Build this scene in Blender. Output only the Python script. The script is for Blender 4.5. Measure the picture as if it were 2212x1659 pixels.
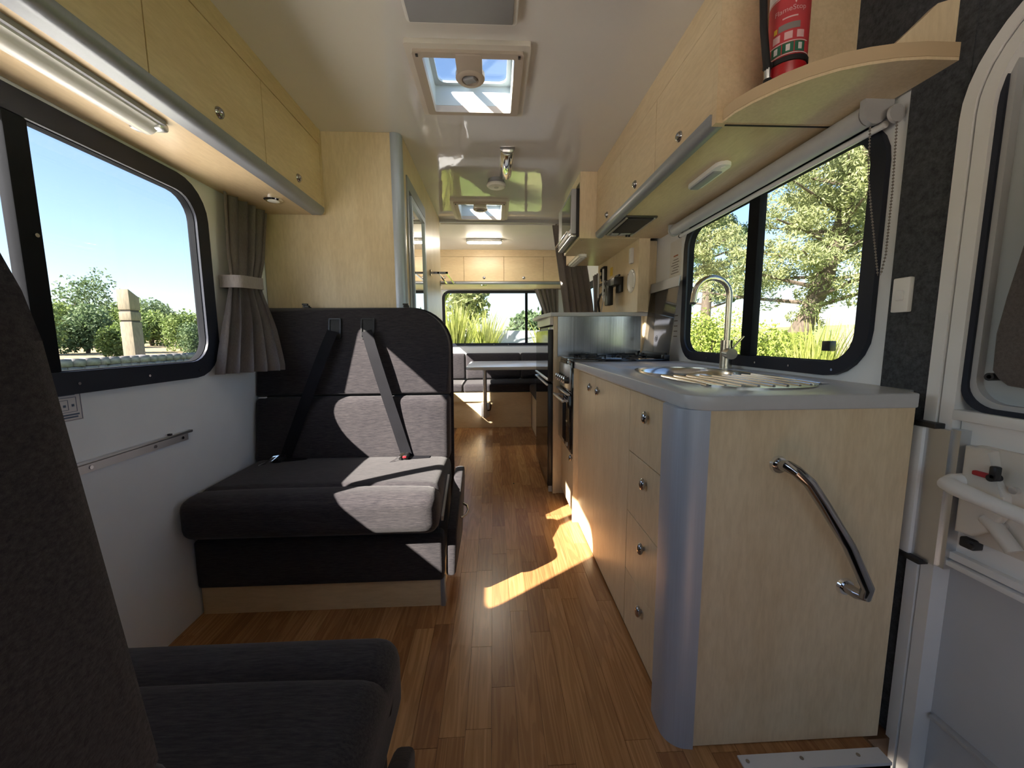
import bpy, bmesh, math, random
import numpy as np
from mathutils import Vector, Matrix

random.seed(7); RNG = np.random.default_rng(7)
S = bpy.context.scene
COL = S.collection
for o in list(bpy.data.objects): bpy.data.objects.remove(o, do_unlink=True)

# ------------------------------------------------------------------ camera
F_PX = 842.93
cam = bpy.data.cameras.new('camera'); cam_o = bpy.data.objects.new('camera', cam); COL.objects.link(cam_o)
cam.sensor_fit = 'HORIZONTAL'; cam.sensor_width = 36.0; cam.lens = F_PX / 2212 * 36.0
cam.clip_start = 0.01; cam.clip_end = 500
R = ((0.99886608, -0.01258959, 0.04791367), (-0.04707414, -0.11709692, 0.9920042), (-0.00711257, -0.99304069, -0.11755678))
cam_o.matrix_world = Matrix(((R[0][0], -R[0][1], -R[0][2], 0), (R[1][0], -R[1][1], -R[1][2], 0), (R[2][0], -R[2][1], -R[2][2], 1.0), (0, 0, 0, 1)))
S.camera = cam_o

# ------------------------------------------------------------------ world, sun, exposure
SUN_DIR = Vector((1.0, 0.71, -0.90)).normalized()
W = bpy.data.worlds.new('sky'); S.world = W; W.use_nodes = True
nt = W.node_tree; nt.nodes.clear()
sky = nt.nodes.new('ShaderNodeTexSky'); sky.sky_type = 'NISHITA'; sky.sun_disc = False
sky.sun_elevation = math.asin(-SUN_DIR.z); sky.sun_rotation = math.atan2(-SUN_DIR.x, -SUN_DIR.y)
sky.air_density = 1.0; sky.dust_density = 0.8; sky.ozone_density = 1.0
bg = nt.nodes.new('ShaderNodeBackground'); bg.inputs['Strength'].default_value = 0.044
wo = nt.nodes.new('ShaderNodeOutputWorld')
nt.links.new(sky.outputs[0], bg.inputs[0]); nt.links.new(bg.outputs[0], wo.inputs[0])
sun = bpy.data.lights.new('sun', 'SUN'); sun.energy = 4.8; sun.angle = math.radians(0.53); sun.color = (1.0, 0.88, 0.72)
sun_o = bpy.data.objects.new('sun', sun); COL.objects.link(sun_o)
sun_o.rotation_euler = SUN_DIR.to_track_quat('-Z', 'Y').to_euler()
vs = S.view_settings
S.display_settings.display_device = 'sRGB'
vs.view_transform = 'Standard'; vs.look = 'None'; vs.gamma = 1.0; vs.use_curve_mapping = False
vs.exposure = 2.92
S.cycles.diffuse_bounces = 8; S.cycles.max_bounces = 16; S.cycles.transparent_max_bounces = 16

# ------------------------------------------------------------------ materials
M = {}
def newmat(name):
    m = bpy.data.materials.new(name); m.use_nodes = True; M[name] = m
    n = m.node_tree.nodes; return m, m.node_tree, n['Principled BSDF']
def coords(t, scale=(1, 1, 1), out='Object', rnd=False):
    c = t.nodes.new('ShaderNodeTexCoord'); mp = t.nodes.new('ShaderNodeMapping'); mp.inputs['Scale'].default_value = scale
    src = c.outputs[out]
    if rnd:
        oi = t.nodes.new('ShaderNodeObjectInfo'); v = t.nodes.new('ShaderNodeVectorMath'); v.operation = 'MULTIPLY_ADD'
        cb = t.nodes.new('ShaderNodeCombineXYZ')
        for k in range(3): t.links.new(oi.outputs['Random'], cb.inputs[k])
        v.inputs[1].default_value = (37, 53, 71)
        t.links.new(cb.outputs[0], v.inputs[0]); t.links.new(src, v.inputs[2]); src = v.outputs[0]
    t.links.new(src, mp.inputs[0]); return mp.outputs[0]
def noise(t, vec, scale=5, detail=4, rough=.5, dist=0):
    n = t.nodes.new('ShaderNodeTexNoise'); n.inputs['Scale'].default_value = scale; n.inputs['Detail'].default_value = detail
    n.inputs['Roughness'].default_value = rough; n.inputs['Distortion'].default_value = dist; t.links.new(vec, n.inputs['Vector']); return n.outputs['Fac']
def ramp(t, fac, stops):
    r = t.nodes.new('ShaderNodeValToRGB'); e = r.color_ramp.elements
    while len(e) > 1: e.remove(e[-1])
    e[0].position = stops[0][0]; e[0].color = (*stops[0][1], 1)
    for p, c in stops[1:]:
        k = e.new(p); k.color = (*c, 1)
    t.links.new(fac, r.inputs[0]); return r.outputs[0]
def mix(t, a, b, fac, mode='MULTIPLY'):
    m = t.nodes.new('ShaderNodeMix'); m.data_type = 'RGBA'; m.blend_type = mode; m.inputs[0].default_value = fac if not hasattr(fac, 'links') else 0
    if hasattr(fac, 'links'): t.links.new(fac, m.inputs[0])
    for k, v in ((6, a), (7, b)):
        if hasattr(v, 'links'): t.links.new(v, m.inputs[k])
        else: m.inputs[k].default_value = (*v, 1)
    return m.outputs[2]
def bump(t, bs, h, strength=.2, dist=.002):
    b = t.nodes.new('ShaderNodeBump'); b.inputs['Strength'].default_value = strength; b.inputs['Distance'].default_value = dist
    t.links.new(h, b.inputs['Height']); t.links.new(b.outputs[0], bs.inputs['Normal'])
def plain(name, col, rough=.5, metal=0, var=.06, nscale=8, spec=.5, bmp=0, bscale=200, stretch=(1, 1, 1)):
    m, t, b = newmat(name); v = coords(t, stretch)
    f = noise(t, v, nscale, 3)
    lo = tuple(c * (1 - var) for c in col); hi = tuple(min(1, c * (1 + var)) for c in col)
    t.links.new(ramp(t, f, [(.3, lo), (.7, hi)]), b.inputs['Base Color'])
    b.inputs['Roughness'].default_value = rough; b.inputs['Metallic'].default_value = metal; b.inputs['Specular IOR Level'].default_value = spec
    if bmp: bump(t, b, noise(t, v, bscale, 2), bmp, .001)
    return m
def wood(name, stretch, c1, c2, rough=.34):
    m, t, b = newmat(name); v = coords(t, stretch)
    big = noise(t, v, 2.2, 3, .5, .4); fine = noise(t, v, 26, 4, .6)
    base = ramp(t, big, [(.3, c1), (.7, c2)])
    fr = ramp(t, fine, [(.3, (.86, .84, .80)), (.65, (1, 1, 1))])
    t.links.new(mix(t, base, fr, .8), b.inputs['Base Color'])
    b.inputs['Roughness'].default_value = rough; b.inputs['Specular IOR Level'].default_value = .4
    return m
wood('maple_vertical', (4, 4, .8), (.73, .585, .38), (.81, .675, .465))
wood('maple_horizontal', (4, .8, 4), (.69, .53, .325), (.77, .62, .405))
wood('maple_across', (.8, 4, 4), (.69, .53, .325), (.77, .62, .405))
# floor planks
m, t, b = newmat('oak_plank'); v = coords(t, (1, 1, 1), rnd=True)
mp = t.nodes.new('ShaderNodeMapping'); mp.inputs['Scale'].default_value = (13, .8, 1); t.links.new(v, mp.inputs[0])
wv = t.nodes.new('ShaderNodeTexNoise'); wv.inputs['Scale'].default_value = 1.6; wv.inputs['Detail'].default_value = 1.5; t.links.new(mp.outputs[0], wv.inputs['Vector'])
mul = t.nodes.new('ShaderNodeMath'); mul.operation = 'MULTIPLY'; mul.inputs[1].default_value = 60; t.links.new(wv.outputs['Fac'], mul.inputs[0])
sn = t.nodes.new('ShaderNodeMath'); sn.operation = 'SINE'; t.links.new(mul.outputs[0], sn.inputs[0])
rings = ramp(t, sn.outputs[0], [(.0, (.55, .50, .46)), (.30, (.95, .95, .95)), (1, (1, 1, 1))])
mp2 = t.nodes.new('ShaderNodeMapping'); mp2.inputs['Scale'].default_value = (120, 5, 1); t.links.new(v, mp2.inputs[0])
fine = ramp(t, noise(t, mp2.outputs[0], 1, 4, .6), [(.3, (.72, .68, .62)), (.7, (1, 1, 1))])
oi = t.nodes.new('ShaderNodeObjectInfo')
tone = ramp(t, oi.outputs['Random'], [(0, (.35, .165, .066)), (.35, (.45, .23, .095)), (.7, (.54, .295, .128)), (1, (.42, .20, .08))])
c = mix(t, mix(t, tone, fine, .8), rings, .38)
t.links.new(c, b.inputs['Base Color']); b.inputs['Roughness'].default_value = .27; b.inputs['Specular IOR Level'].default_value = .45
bump(t, b, noise(t, mp2.outputs[0], 1, 2), .08, .001)
plain('oak_base', (.16, .08, .035), .5)
def fabric(name, c1, c2, stretch=(32, 260, 380), rough=.95):
    m, t, b = newmat(name); v = coords(t, stretch)
    f = noise(t, v, 1.0, 5, .7); v2 = coords(t, (1, 1, 1)); f2 = noise(t, v2, 5, 3)
    base = ramp(t, f, [(.32, c1), (.68, c2)]); bl = ramp(t, f2, [(.3, (.82, .82, .86)), (.7, (1, 1, 1))])
    t.links.new(mix(t, base, bl, 1), b.inputs['Base Color']); b.inputs['Roughness'].default_value = rough
    b.inputs['Specular IOR Level'].default_value = .15; b.inputs['Sheen Weight'].default_value = .15; b.inputs['Sheen Roughness'].default_value = .5
    bump(t, b, f, .5, .0015); return m
fabric('charcoal_fabric', (.020, .0185, .023), (.062, .055, .058))
fabric('curtain_fabric', (.33, .295, .285), (.43, .39, .38), (300, 300, 40))
fabric('carpet', (.030, .034, .040), (.085, .092, .10), (90, 90, 90), 1.0)
fabric('pouch_fabric', (.09, .08, .078), (.14, .125, .12), (60, 200, 200))
plain('wall_white', (.84, .87, .91), .38, var=.02)
plain('door_panel_grey', (.47, .49, .52), .42, var=.03)
m = plain('ceiling_gloss', (.72, .71, .69), .035, var=.015, nscale=2, spec=.9)
t = m.node_tree; bump(t, t.nodes['Principled BSDF'], noise(t, coords(t, (5, 2.2, 1)), 4, 2), .05, .008)
plain('ceiling_matt', (.76, .72, .64), .45, var=.015)
plain('silver_trim', (.30, .32, .36), .40, .35, var=.03, stretch=(30, 30, 1))
plain('column_silver', (.46, .52, .62), .42, .35, var=.04, stretch=(60, 60, 1), nscale=6)
plain('aluminium', (.62, .63, .65), .32, .9, var=.04)
plain('white_aluminium', (.76, .77, .78), .35, .0, var=.03)
plain('worktop_grey', (.52, .53, .55), .30, var=.025, nscale=40)
plain('worktop_edge', (.55, .55, .56), .35, var=.02)
plain('steel', (.64, .63, .61), .20, 1, var=.05, stretch=(1, 40, 1))
plain('brushed_reflection_steel', (.34, .36, .40), .17, 1, var=.22, stretch=(30, 30, .3), nscale=3)  # brushed grain; bluish tone and upright streaks paint in the panel's reflections
plain('chrome', (.82, .82, .83), .07, 1, var=.02)
plain('dark_chrome', (.45, .45, .47), .12, 1, var=.02)
plain('nickel', (.60, .56, .47), .24, 1, var=.03)
plain('black_gloss', (.012, .012, .014), .06, var=.1)
plain('black_plastic', (.016, .016, .018), .38, var=.1)
plain('window_rubber', (.016, .020, .034), .50, var=.1, spec=.3)
plain('seal_rubber', (.014, .015, .018), .9, var=.1, spec=.05)
plain('belt_webbing', (.008, .008, .011), .75, var=.2, spec=.15, bmp=.3, bscale=400)
plain('white_plastic', (.80, .80, .79), .35, var=.02)
plain('cream_plastic', (.66, .62, .56), .40, var=.02)
plain('edge_tan', (.56, .42, .26), .45, var=.04)
plain('tan_plastic', (.48, .41, .35), .45, var=.03)
plain('lens_plastic', (.82, .82, .80), .22, var=.03)
plain('grey_plastic', (.42, .43, .45), .42, var=.03)
plain('panel_bluegrey', (.30, .31, .34), .55, var=.04)
plain('red_paint', (.42, .012, .018), .28, var=.06)
plain('label_red', (.52, .05, .06), .42, var=.04)
plain('label_white', (.72, .68, .68), .45, var=.03)
plain('label_green', (.02, .13, .075), .45, var=.04)
plain('label_pink', (.72, .45, .46), .45)
plain('red_plastic', (.42, .02, .03), .4)
plain('yellow_label', (.75, .52, .05), .5)
plain('orange_print', (.55, .20, .10), .6)
plain('grey_print', (.22, .20, .19), .6)
plain('blue_print', (.10, .13, .20), .6)
plain('rubber', (.010, .010, .011), .6)
plain('mesh_dark', (.035, .035, .04), .5, .4, var=.3, nscale=300)
plain('table_grey', (.60, .62, .65), .25, var=.02)
plain('stone', (.15, .145, .15), .85, var=.30, nscale=3, bmp=.5, bscale=14)
plain('mortar', (.15, .145, .14), .9, var=.1)
plain('weathered_timber', (.15, .13, .09), .8, var=.22, stretch=(6, 6, 1), nscale=5)
plain('groove_dark', (.05, .045, .04), .9)
plain('bark', (.085, .065, .05), .95, var=.4, nscale=7, bmp=.8, bscale=9, stretch=(3, 3, 1))
plain('fence_grey', (.26, .28, .31), .7, var=.06)
plain('dry_stalk', (.50, .40, .26), .9, var=.2)
def leafmat(name, a, b_, c_, sc=1.4, tr=.35):
    m, t, b = newmat(name); v = coords(t, (1, 1, 1)); f = noise(t, v, sc, 4, .7)
    col = ramp(t, f, [(.30, a), (.52, b_), (.75, c_)]); t.links.new(col, b.inputs['Base Color']); b.inputs['Roughness'].default_value = .7
    tl = t.nodes.new('ShaderNodeBsdfTranslucent'); t.links.new(col, tl.inputs[0])
    ms = t.nodes.new('ShaderNodeMixShader'); ms.inputs[0].default_value = tr; o = t.nodes['Material Output']
    t.links.new(b.outputs[0], ms.inputs[1]); t.links.new(tl.outputs[0], ms.inputs[2]); t.links.new(ms.outputs[0], o.inputs[0]); return m
leafmat('pine_leaf', (0.113, 0.137, 0.065), (0.242, 0.274, 0.121), (0.403, 0.403, 0.177), 2.5)
leafmat('bush_leaf', (0.068, 0.104, 0.030), (0.149, 0.216, 0.060), (0.283, 0.335, 0.104), .9)
leafmat('lime_leaf', (0.143, 0.198, 0.028), (0.253, 0.319, 0.055), (0.363, 0.396, 0.110), 4)
leafmat('flax_leaf', (0.132, 0.180, 0.030), (0.300, 0.330, 0.072), (0.468, 0.456, 0.168), 5)
leafmat('cream_flower', (0.275, 0.231, 0.154), (0.363, 0.319, 0.231), (0.429, 0.396, 0.303), 6, .2)
leafmat('dark_leaf', (0.048, 0.089, 0.048), (0.104, 0.160, 0.073), (0.191, 0.246, 0.104), 1.2)
m, t, b = newmat('ground_cover'); v = coords(t)
g = ramp(t, noise(t, v, .35, 5, .6), [(.35, (.12, .19, .045)), (.55, (.21, .28, .075)), (.7, (.30, .28, .13))])
t.links.new(mix(t, g, ramp(t, noise(t, v, 9, 4), [(.3, (.7, .7, .7)), (.7, (1, 1, 1))]), 1), b.inputs['Base Color']); b.inputs['Roughness'].default_value = .95
plain('gravel', (.80, .77, .72), .95, var=.25, nscale=12, bmp=.4, bscale=40)  # yard out of view, made extra pale to bounce sunlight into the van
plain('dry_grass', (.26, .20, .11), .95, var=.25, nscale=3)
def glassmat(name, tint, gl=.06):
    m = bpy.data.materials.new(name); m.use_nodes = True; M[name] = m; t = m.node_tree; t.nodes.clear()
    o = t.nodes.new('ShaderNodeOutputMaterial'); tr = t.nodes.new('ShaderNodeBsdfTransparent'); tr.inputs[0].default_value = (*tint, 1)
    g = t.nodes.new('ShaderNodeBsdfGlossy'); g.inputs['Roughness'].default_value = .02; g.inputs[0].default_value = (.9, .9, .9, 1)
    lw0 = t.nodes.new('ShaderNodeLayerWeight'); lw0.inputs[0].default_value = .5; pw_ = t.nodes.new('ShaderNodeMath'); pw_.operation = 'POWER'; pw_.inputs[1].default_value = 5; t.links.new(lw0.outputs['Facing'], pw_.inputs[0]); lw = t.nodes.new('ShaderNodeMath'); lw.operation = 'MULTIPLY_ADD'; lw.inputs[1].default_value = .55; lw.inputs[2].default_value = .025; t.links.new(pw_.outputs[0], lw.inputs[0])
    ms = t.nodes.new('ShaderNodeMixShader'); t.links.new(lw.outputs[0], ms.inputs[0]); t.links.new(tr.outputs[0], ms.inputs[1]); t.links.new(g.outputs[0], ms.inputs[2])
    t.links.new(ms.outputs[0], o.inputs[0]); return m
glassmat('window_glass', (.90, .92, .95))
glassmat('lid_glass', (.50, .50, .52))
glassmat('skylight_acrylic', (.92, .96, 1.0))
m, t, b = newmat('lamp_on'); b.inputs['Base Color'].default_value = (.9, .9, .88, 1); b.inputs['Emission Color'].default_value = (1, .90, .74, 1); b.inputs['Emission Strength'].default_value = 14.0
m, t, b = newmat('oven_glass'); b.inputs['Base Color'].default_value = (.012, .012, .014, 1); b.inputs['Roughness'].default_value = .05
m, t, b = newmat('mirror'); b.inputs['Base Color'].default_value = (.85, .85, .85, 1); b.inputs['Metallic'].default_value = 1; b.inputs['Roughness'].default_value = .02
m, t, b = newmat('liner_white'); b.inputs['Base Color'].default_value = (.50, .56, .58, 1); b.inputs['Roughness'].default_value = .4
m, t, b = newmat('door_screen'); v = coords(t); t.links.new(ramp(t, noise(t, v, 2, 2), [(.3, (.42, .46, .49)), (.7, (.47, .51, .54))]), b.inputs['Base Color']); b.inputs['Roughness'].default_value = .3

# ------------------------------------------------------------------ builders
def fin(o, label=None, cat=None, group=None, kind=None):
    if label: o['label'] = label
    if cat: o['category'] = cat
    if group: o['group'] = group
    if kind: o['kind'] = kind
    return o
WL = {}
def thing(name, label, cat, loc, group=None, kind=None):
    o = bpy.data.objects.new(name, None); COL.objects.link(o); o.location = loc; o.empty_display_size = .05
    WL[o.name] = Vector(loc); return fin(o, label, cat, group, kind)
class B:
    def __init__(s): s.bm = bmesh.new()
    def _new(s, fn):
        n0 = len(s.bm.verts); fn(); s.bm.verts.ensure_lookup_table(); return [s.bm.verts[i] for i in range(n0, len(s.bm.verts))]
    def box(s, x0, x1, y0, y1, z0, z1, bev=0, seg=2):
        vs_ = bmesh.ops.create_cube(s.bm, size=1)['verts']
        for v in vs_: v.co = Vector(((x0 + x1) / 2 + v.co.x * (x1 - x0), (y0 + y1) / 2 + v.co.y * (y1 - y0), (z0 + z1) / 2 + v.co.z * (z1 - z0)))
        if bev:
            es = list({e for v in vs_ for e in v.link_edges})
            bmesh.ops.bevel(s.bm, geom=es, offset=bev, segments=seg, affect='EDGES', profile=.5)
        return s
    def cushion(s, x0, x1, y0, y1, z0, z1, r=.03, n=14, bulge=(0, 0, 0, 0, 0, 0), xf=None):
        c = Vector(((x0 + x1) / 2, (y0 + y1) / 2, (z0 + z1) / 2)); h = Vector(((x1 - x0) / 2, (y1 - y0) / 2, (z1 - z0) / 2))
        us = []
        def axis(hh):
            rr = min(r, hh * .98); k = [-1 + rr / hh * q for q in (0, .12, .3, .55, 1)]
            mid = list(np.linspace(-1 + rr / hh, 1 - rr / hh, n))[1:-1]
            return k + mid + [-q for q in reversed(k)]
        ax = [axis(h[i]) for i in range(3)]
        vd = {}
        def vert(u):
            key = tuple(round(q, 5) for q in u)
            if key in vd: return vd[key]
            p = Vector((u[0] * h.x, u[1] * h.y, u[2] * h.z)); inn = Vector([max(-(h[i] - min(r, h[i] * .98)), min(h[i] - min(r, h[i] * .98), p[i])) for i in range(3)])
            d = p - inn
            if d.length > 1e-9:
                rr = [min(r, h[i] * .98) for i in range(3)]; dd = d.normalized()
                p = inn + Vector([dd[i] * rr[i] for i in range(3)])
            for i in range(3):
                j, k = (i + 1) % 3, (i + 2) % 3
                w = max(0, 1 - u[j] ** 4) * max(0, 1 - u[k] ** 4)
                if u[i] > .2: p[i] += bulge[2 * i + 1] * w * u[i]
                if u[i] < -.2: p[i] += bulge[2 * i] * w * u[i]
            p = p + c
            if xf: p = xf(p)
            vd[key] = s.bm.verts.new(p); return vd[key]
        for i in range(3):
            j, k = (i + 1) % 3, (i + 2) % 3
            for sg in (-1, 1):
                for a in range(len(ax[j]) - 1):
                    for b_ in range(len(ax[k]) - 1):
                        q = []
                        for (aa, bb) in ((a, b_), (a + 1, b_), (a + 1, b_ + 1), (a, b_ + 1)):
                            u = [0, 0, 0]; u[i] = sg; u[j] = ax[j][aa]; u[k] = ax[k][bb]; q.append(vert(u))
                        try: s.bm.faces.new(q if sg > 0 else q[::-1])
                        except ValueError: pass
        return s
    def cyl(s, p0, p1, r, r2=None, n=18):
        p0, p1 = Vector(p0), Vector(p1); d = p1 - p0; L = d.length
        mt = Matrix.Translation((p0 + p1) / 2) @ d.to_track_quat('Z', 'Y').to_matrix().to_4x4()
        bmesh.ops.create_cone(s.bm, cap_ends=True, segments=n, radius1=r, radius2=r if r2 is None else r2, depth=L, matrix=mt); return s
    def sphere(s, c, r, sc=(1, 1, 1), sub=2):
        bmesh.ops.create_icosphere(s.bm, subdivisions=sub, radius=r, matrix=Matrix.Translation(c) @ Matrix.Diagonal((*sc, 1))); return s
    def tube(s, pts, r, n=10, closed=False):
        pts = [Vector(p) for p in pts]; rr = r if isinstance(r, (list, tuple)) else [r] * len(pts); rings = []; prev = None
        for i, p in enumerate(pts):
            a = pts[max(0, i - 1)]; b_ = pts[min(len(pts) - 1, i + 1)]
            if closed: a = pts[i - 1]; b_ = pts[(i + 1) % len(pts)]
            tg = (b_ - a).normalized()
            if prev is None:
                up = Vector((0, 0, 1)) if abs(tg.z) < .9 else Vector((1, 0, 0)); nx = tg.cross(up).normalized()
            else: nx = (prev - tg * prev.dot(tg)).normalized()
            prev = nx; ny = tg.cross(nx)
            rings.append([s.bm.verts.new(p + (nx * math.cos(2 * math.pi * k / n) + ny * math.sin(2 * math.pi * k / n)) * rr[i]) for k in range(n)])
        m = len(rings)
        for i in range(m if closed else m - 1):
            A, C = rings[i], rings[(i + 1) % m]
            for k in range(n): s.bm.faces.new((A[k], A[(k + 1) % n], C[(k + 1) % n], C[k]))
        if not closed: s.bm.faces.new(rings[0][::-1]); s.bm.faces.new(rings[-1])
        return s
    def _map(s, axis, u, v, w):
        return Vector({'x': (w, u, v), 'y': (u, w, v), 'z': (u, v, w)}[axis])
    def prism(s, poly, axis, a0, a1, bev=0, seg=2):
        n0 = set(s.bm.verts)
        A = [s.bm.verts.new(s._map(axis, u, v, a0)) for u, v in poly]; C = [s.bm.verts.new(s._map(axis, u, v, a1)) for u, v in poly]
        n = len(poly); fs = [s.bm.faces.new(A), s.bm.faces.new(C[::-1])]
        for k in range(n): fs.append(s.bm.faces.new((A[k], C[k], C[(k + 1) % n], A[(k + 1) % n])))
        if bev:
            es = list({e for f in fs[:2] for e in f.edges}); bmesh.ops.bevel(s.bm, geom=es, offset=bev, segments=seg, affect='EDGES', profile=.5)
        return s
    def ring(s, outer, inner, axis, a0, a1):
        n = len(outer); V = [[s.bm.verts.new(s._map(axis, u, v, a)) for u, v in L] for L in (outer, inner) for a in (a0, a1)]
        o0, o1, i0, i1 = V
        for k in range(n):
            j = (k + 1) % n
            for q in ((o0[k], o0[j], o1[j], o1[k]), (i0[k], i1[k], i1[j], i0[j]), (o0[k], i0[k], i0[j], o0[j]), (o1[k], o1[j], i1[j], i1[k])): s.bm.faces.new(q)
        return s
    def lathe(s, prof, c, axis='z', n=24):
        rings = []
        for r, h in prof:
            rings.append([s.bm.verts.new(Vector(c) + s._map(axis, r * math.cos(2 * math.pi * k / n), r * math.sin(2 * math.pi * k / n), h)) for k in range(n)])
        for a, b_ in zip(rings, rings[1:]):
            for k in range(n): s.bm.faces.new((a[k], a[(k + 1) % n], b_[(k + 1) % n], b_[k]))
        s.bm.faces.new(rings[0][::-1]); s.bm.faces.new(rings[-1]); return s
    def ribbon(s, pts, wd, th):
        wd = Vector(wd); rows = []; P = [Vector(p) for p in pts]
        for i, p in enumerate(P):
            tg = (P[min(i + 1, len(P) - 1)] - P[max(0, i - 1)]).normalized(); nn = tg.cross(wd).normalized() * th / 2; w = wd / 2
            rows.append([s.bm.verts.new(p + w + nn), s.bm.verts.new(p - w + nn), s.bm.verts.new(p - w - nn), s.bm.verts.new(p + w - nn)])
        for a, b_ in zip(rows, rows[1:]):
            for k in range(4): s.bm.faces.new((a[k], a[(k + 1) % 4], b_[(k + 1) % 4], b_[k]))
        s.bm.faces.new(rows[0][::-1]); s.bm.faces.new(rows[-1]); return s
    def xf(s, fn):
        for v in s.bm.verts: v.co = fn(v.co)
        return s
    def build(s, name, mat, parent=None, label=None, cat=None, group=None, kind=None, ang=38, origin=None):
        bmesh.ops.recalc_face_normals(s.bm, faces=s.bm.faces)
        if parent is not None: off = WL[parent.name]
        elif origin: off = Vector(origin)
        else:
            cs = [v.co for v in s.bm.verts]; lo = [min(c_[i] for c_ in cs) for i in range(3)]; hi = [max(c_[i] for c_ in cs) for i in range(3)]
            off = Vector(((lo[0] + hi[0]) / 2, (lo[1] + hi[1]) / 2, lo[2]))
        for v in s.bm.verts: v.co -= off
        me = bpy.data.meshes.new(name); s.bm.to_mesh(me); s.bm.free()
        me.polygons.foreach_set('use_smooth', [True] * len(me.polygons)); me.set_sharp_from_angle(angle=math.radians(ang))
        me.materials.append(M[mat]); o = bpy.data.objects.new(name, me); COL.objects.link(o)
        if parent is not None: o.parent = parent; WL[o.name] = off
        else: o.location = off; WL[o.name] = off
        return fin(o, label, cat, group, kind)
def place(src, parent, loc, name=None):
    o = src.copy(); COL.objects.link(o); o.parent = parent; o.location = Vector(loc) - WL[parent.name]; WL[o.name] = WL[parent.name]; return o
def rrect(u0, u1, v0, v1, r, n=6):
    out = []
    for (cu, cv, a0) in ((u1 - r, v1 - r, 0), (u0 + r, v1 - r, 90), (u0 + r, v0 + r, 180), (u1 - r, v0 + r, 270)):
        for k in range(n + 1):
            a = math.radians(a0 + 90 * k / n); out.append((cu + r * math.cos(a), cv + r * math.sin(a)))
    return out
def arc(cu, cv, r, a0, a1, n=8):
    return [(cu + r * math.cos(math.radians(a0 + (a1 - a0) * k / n)), cv + r * math.sin(math.radians(a0 + (a1 - a0) * k / n))) for k in range(n + 1)]
def holed(b, axis, u0, u1, v0, v1, w0, w1, holes):
    us = sorted({u0, u1, *[h[0] for h in holes], *[h[1] for h in holes]}); vs_ = sorted({v0, v1, *[h[2] for h in holes], *[h[3] for h in holes]})
    us = [u for u in us if u0 <= u <= u1]; vs_ = [v for v in vs_ if v0 <= v <= v1]
    for a, c_ in zip(us, us[1:]):
        for d, e in zip(vs_, vs_[1:]):
            mu, mv = (a + c_) / 2, (d + e) / 2
            if any(h[0] < mu < h[1] and h[2] < mv < h[3] for h in holes): continue
            if axis == 'x': b.box(w0, w1, a, c_, d, e)
            elif axis == 'y': b.box(a, c_, w0, w1, d, e)
            else: b.box(a, c_, d, e, w0, w1)
    return b
def text_mesh(txt, size):
    cu = bpy.data.curves.new('lettering', 'FONT'); cu.body = txt; cu.size = size; cu.align_x = 'CENTER'; cu.align_y = 'CENTER'
    o = bpy.data.objects.new('lettering', cu); COL.objects.link(o); dg = bpy.context.evaluated_depsgraph_get()
    me = bpy.data.meshes.new_from_object(o.evaluated_get(dg)); bpy.data.objects.remove(o); return me
# ------------------------------------------------------------------ the van shell
XL, XR, ZC = -1.08, 1.0, 1.95
LWIN = (.575, 1.525, .922, 1.508); RWIN = (1.03, 1.99, .925, 1.525)       # openings (y0,y1,z0,z1)
LCAB = (-1.50, -.75, .95, 1.42); RCAB = (-1.50, -.55, .95, 1.48)  # cab side windows out of view, added so daylight reaches the near end
LREAR = (3.55, 4.55, .96, 1.50); RREAR = (3.45, 4.50, .96, 1.50)
SK1 = (-.225, .083, 1.425, 1.738); SK2 = (-.235, .072, 2.868, 3.205)
def grow(w, g): return (w[0] - g, w[1] + g, w[2] - g, w[3] + g)
b = B(); holed(b, 'x', -1.75, 4.9, -.35, 2.02, XL - .02, XL, [grow(LWIN, .003), grow(LREAR, .003), grow(LCAB, .003)])
b.build('wall_left', 'wall_white', kind='structure')
b = B(); holed(b, 'x', -1.75, 4.9, -.35, 2.02, XR, XR + .02, [grow(RWIN, .003), grow(RREAR, .003), grow(RCAB, .003), (.10, .83, -.36, 1.655)])
b.build('wall_right', 'wall_white', kind='structure')
b = B(); holed(b, 'y', XL - .05, XR + .05, -.35, 2.02, 4.88, 4.93, [(-.60, .62, .92, 1.56)])
b.build('wall_rear', 'wall_white', kind='structure')
b = B(); holed(b, 'y', XL - .05, XR + .05, -.35, 2.02, -1.80, -1.75, [(-.88, .88, .90, 1.54)])  # unseen wall; opening added for daylight, dark carpet keeps bounce low
b.build('wall_front', 'carpet', kind='structure')
b = B(); holed(b, 'x', -1.748, -.32, 0, 1.949, XL, XL + .012, [grow(LCAB, .02)]); holed(b, 'x', -1.748, .02, 0, 1.949, XR - .012, XR, [grow(RCAB, .02)]); b.box(XL + .012, XR - .012, -1.748, -.35, 1.937, 1.949)  # lining out of view, added dark to soak up light behind the camera
b.build('trim_4', 'carpet', kind='structure', label='unseen dark carpet lining added in the cab to cut bounced light')
b = B(); holed(b, 'z', XL - .05, XR + .05, -1.8, 3.30, ZC, ZC + .05, [grow(SK1, .01), grow(SK2, .01)])
b.build('ceiling', 'ceiling_gloss', kind='structure')
B().box(XL - .05, XR + .05, 3.303, 4.93, ZC - .018, ZC + .05).build('ceiling', 'ceiling_matt', kind='structure')
B().box(-.43, .95, 3.285, 3.312, ZC - .024, ZC - .0005).build('trim_1', 'grey_plastic', kind='structure')
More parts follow.
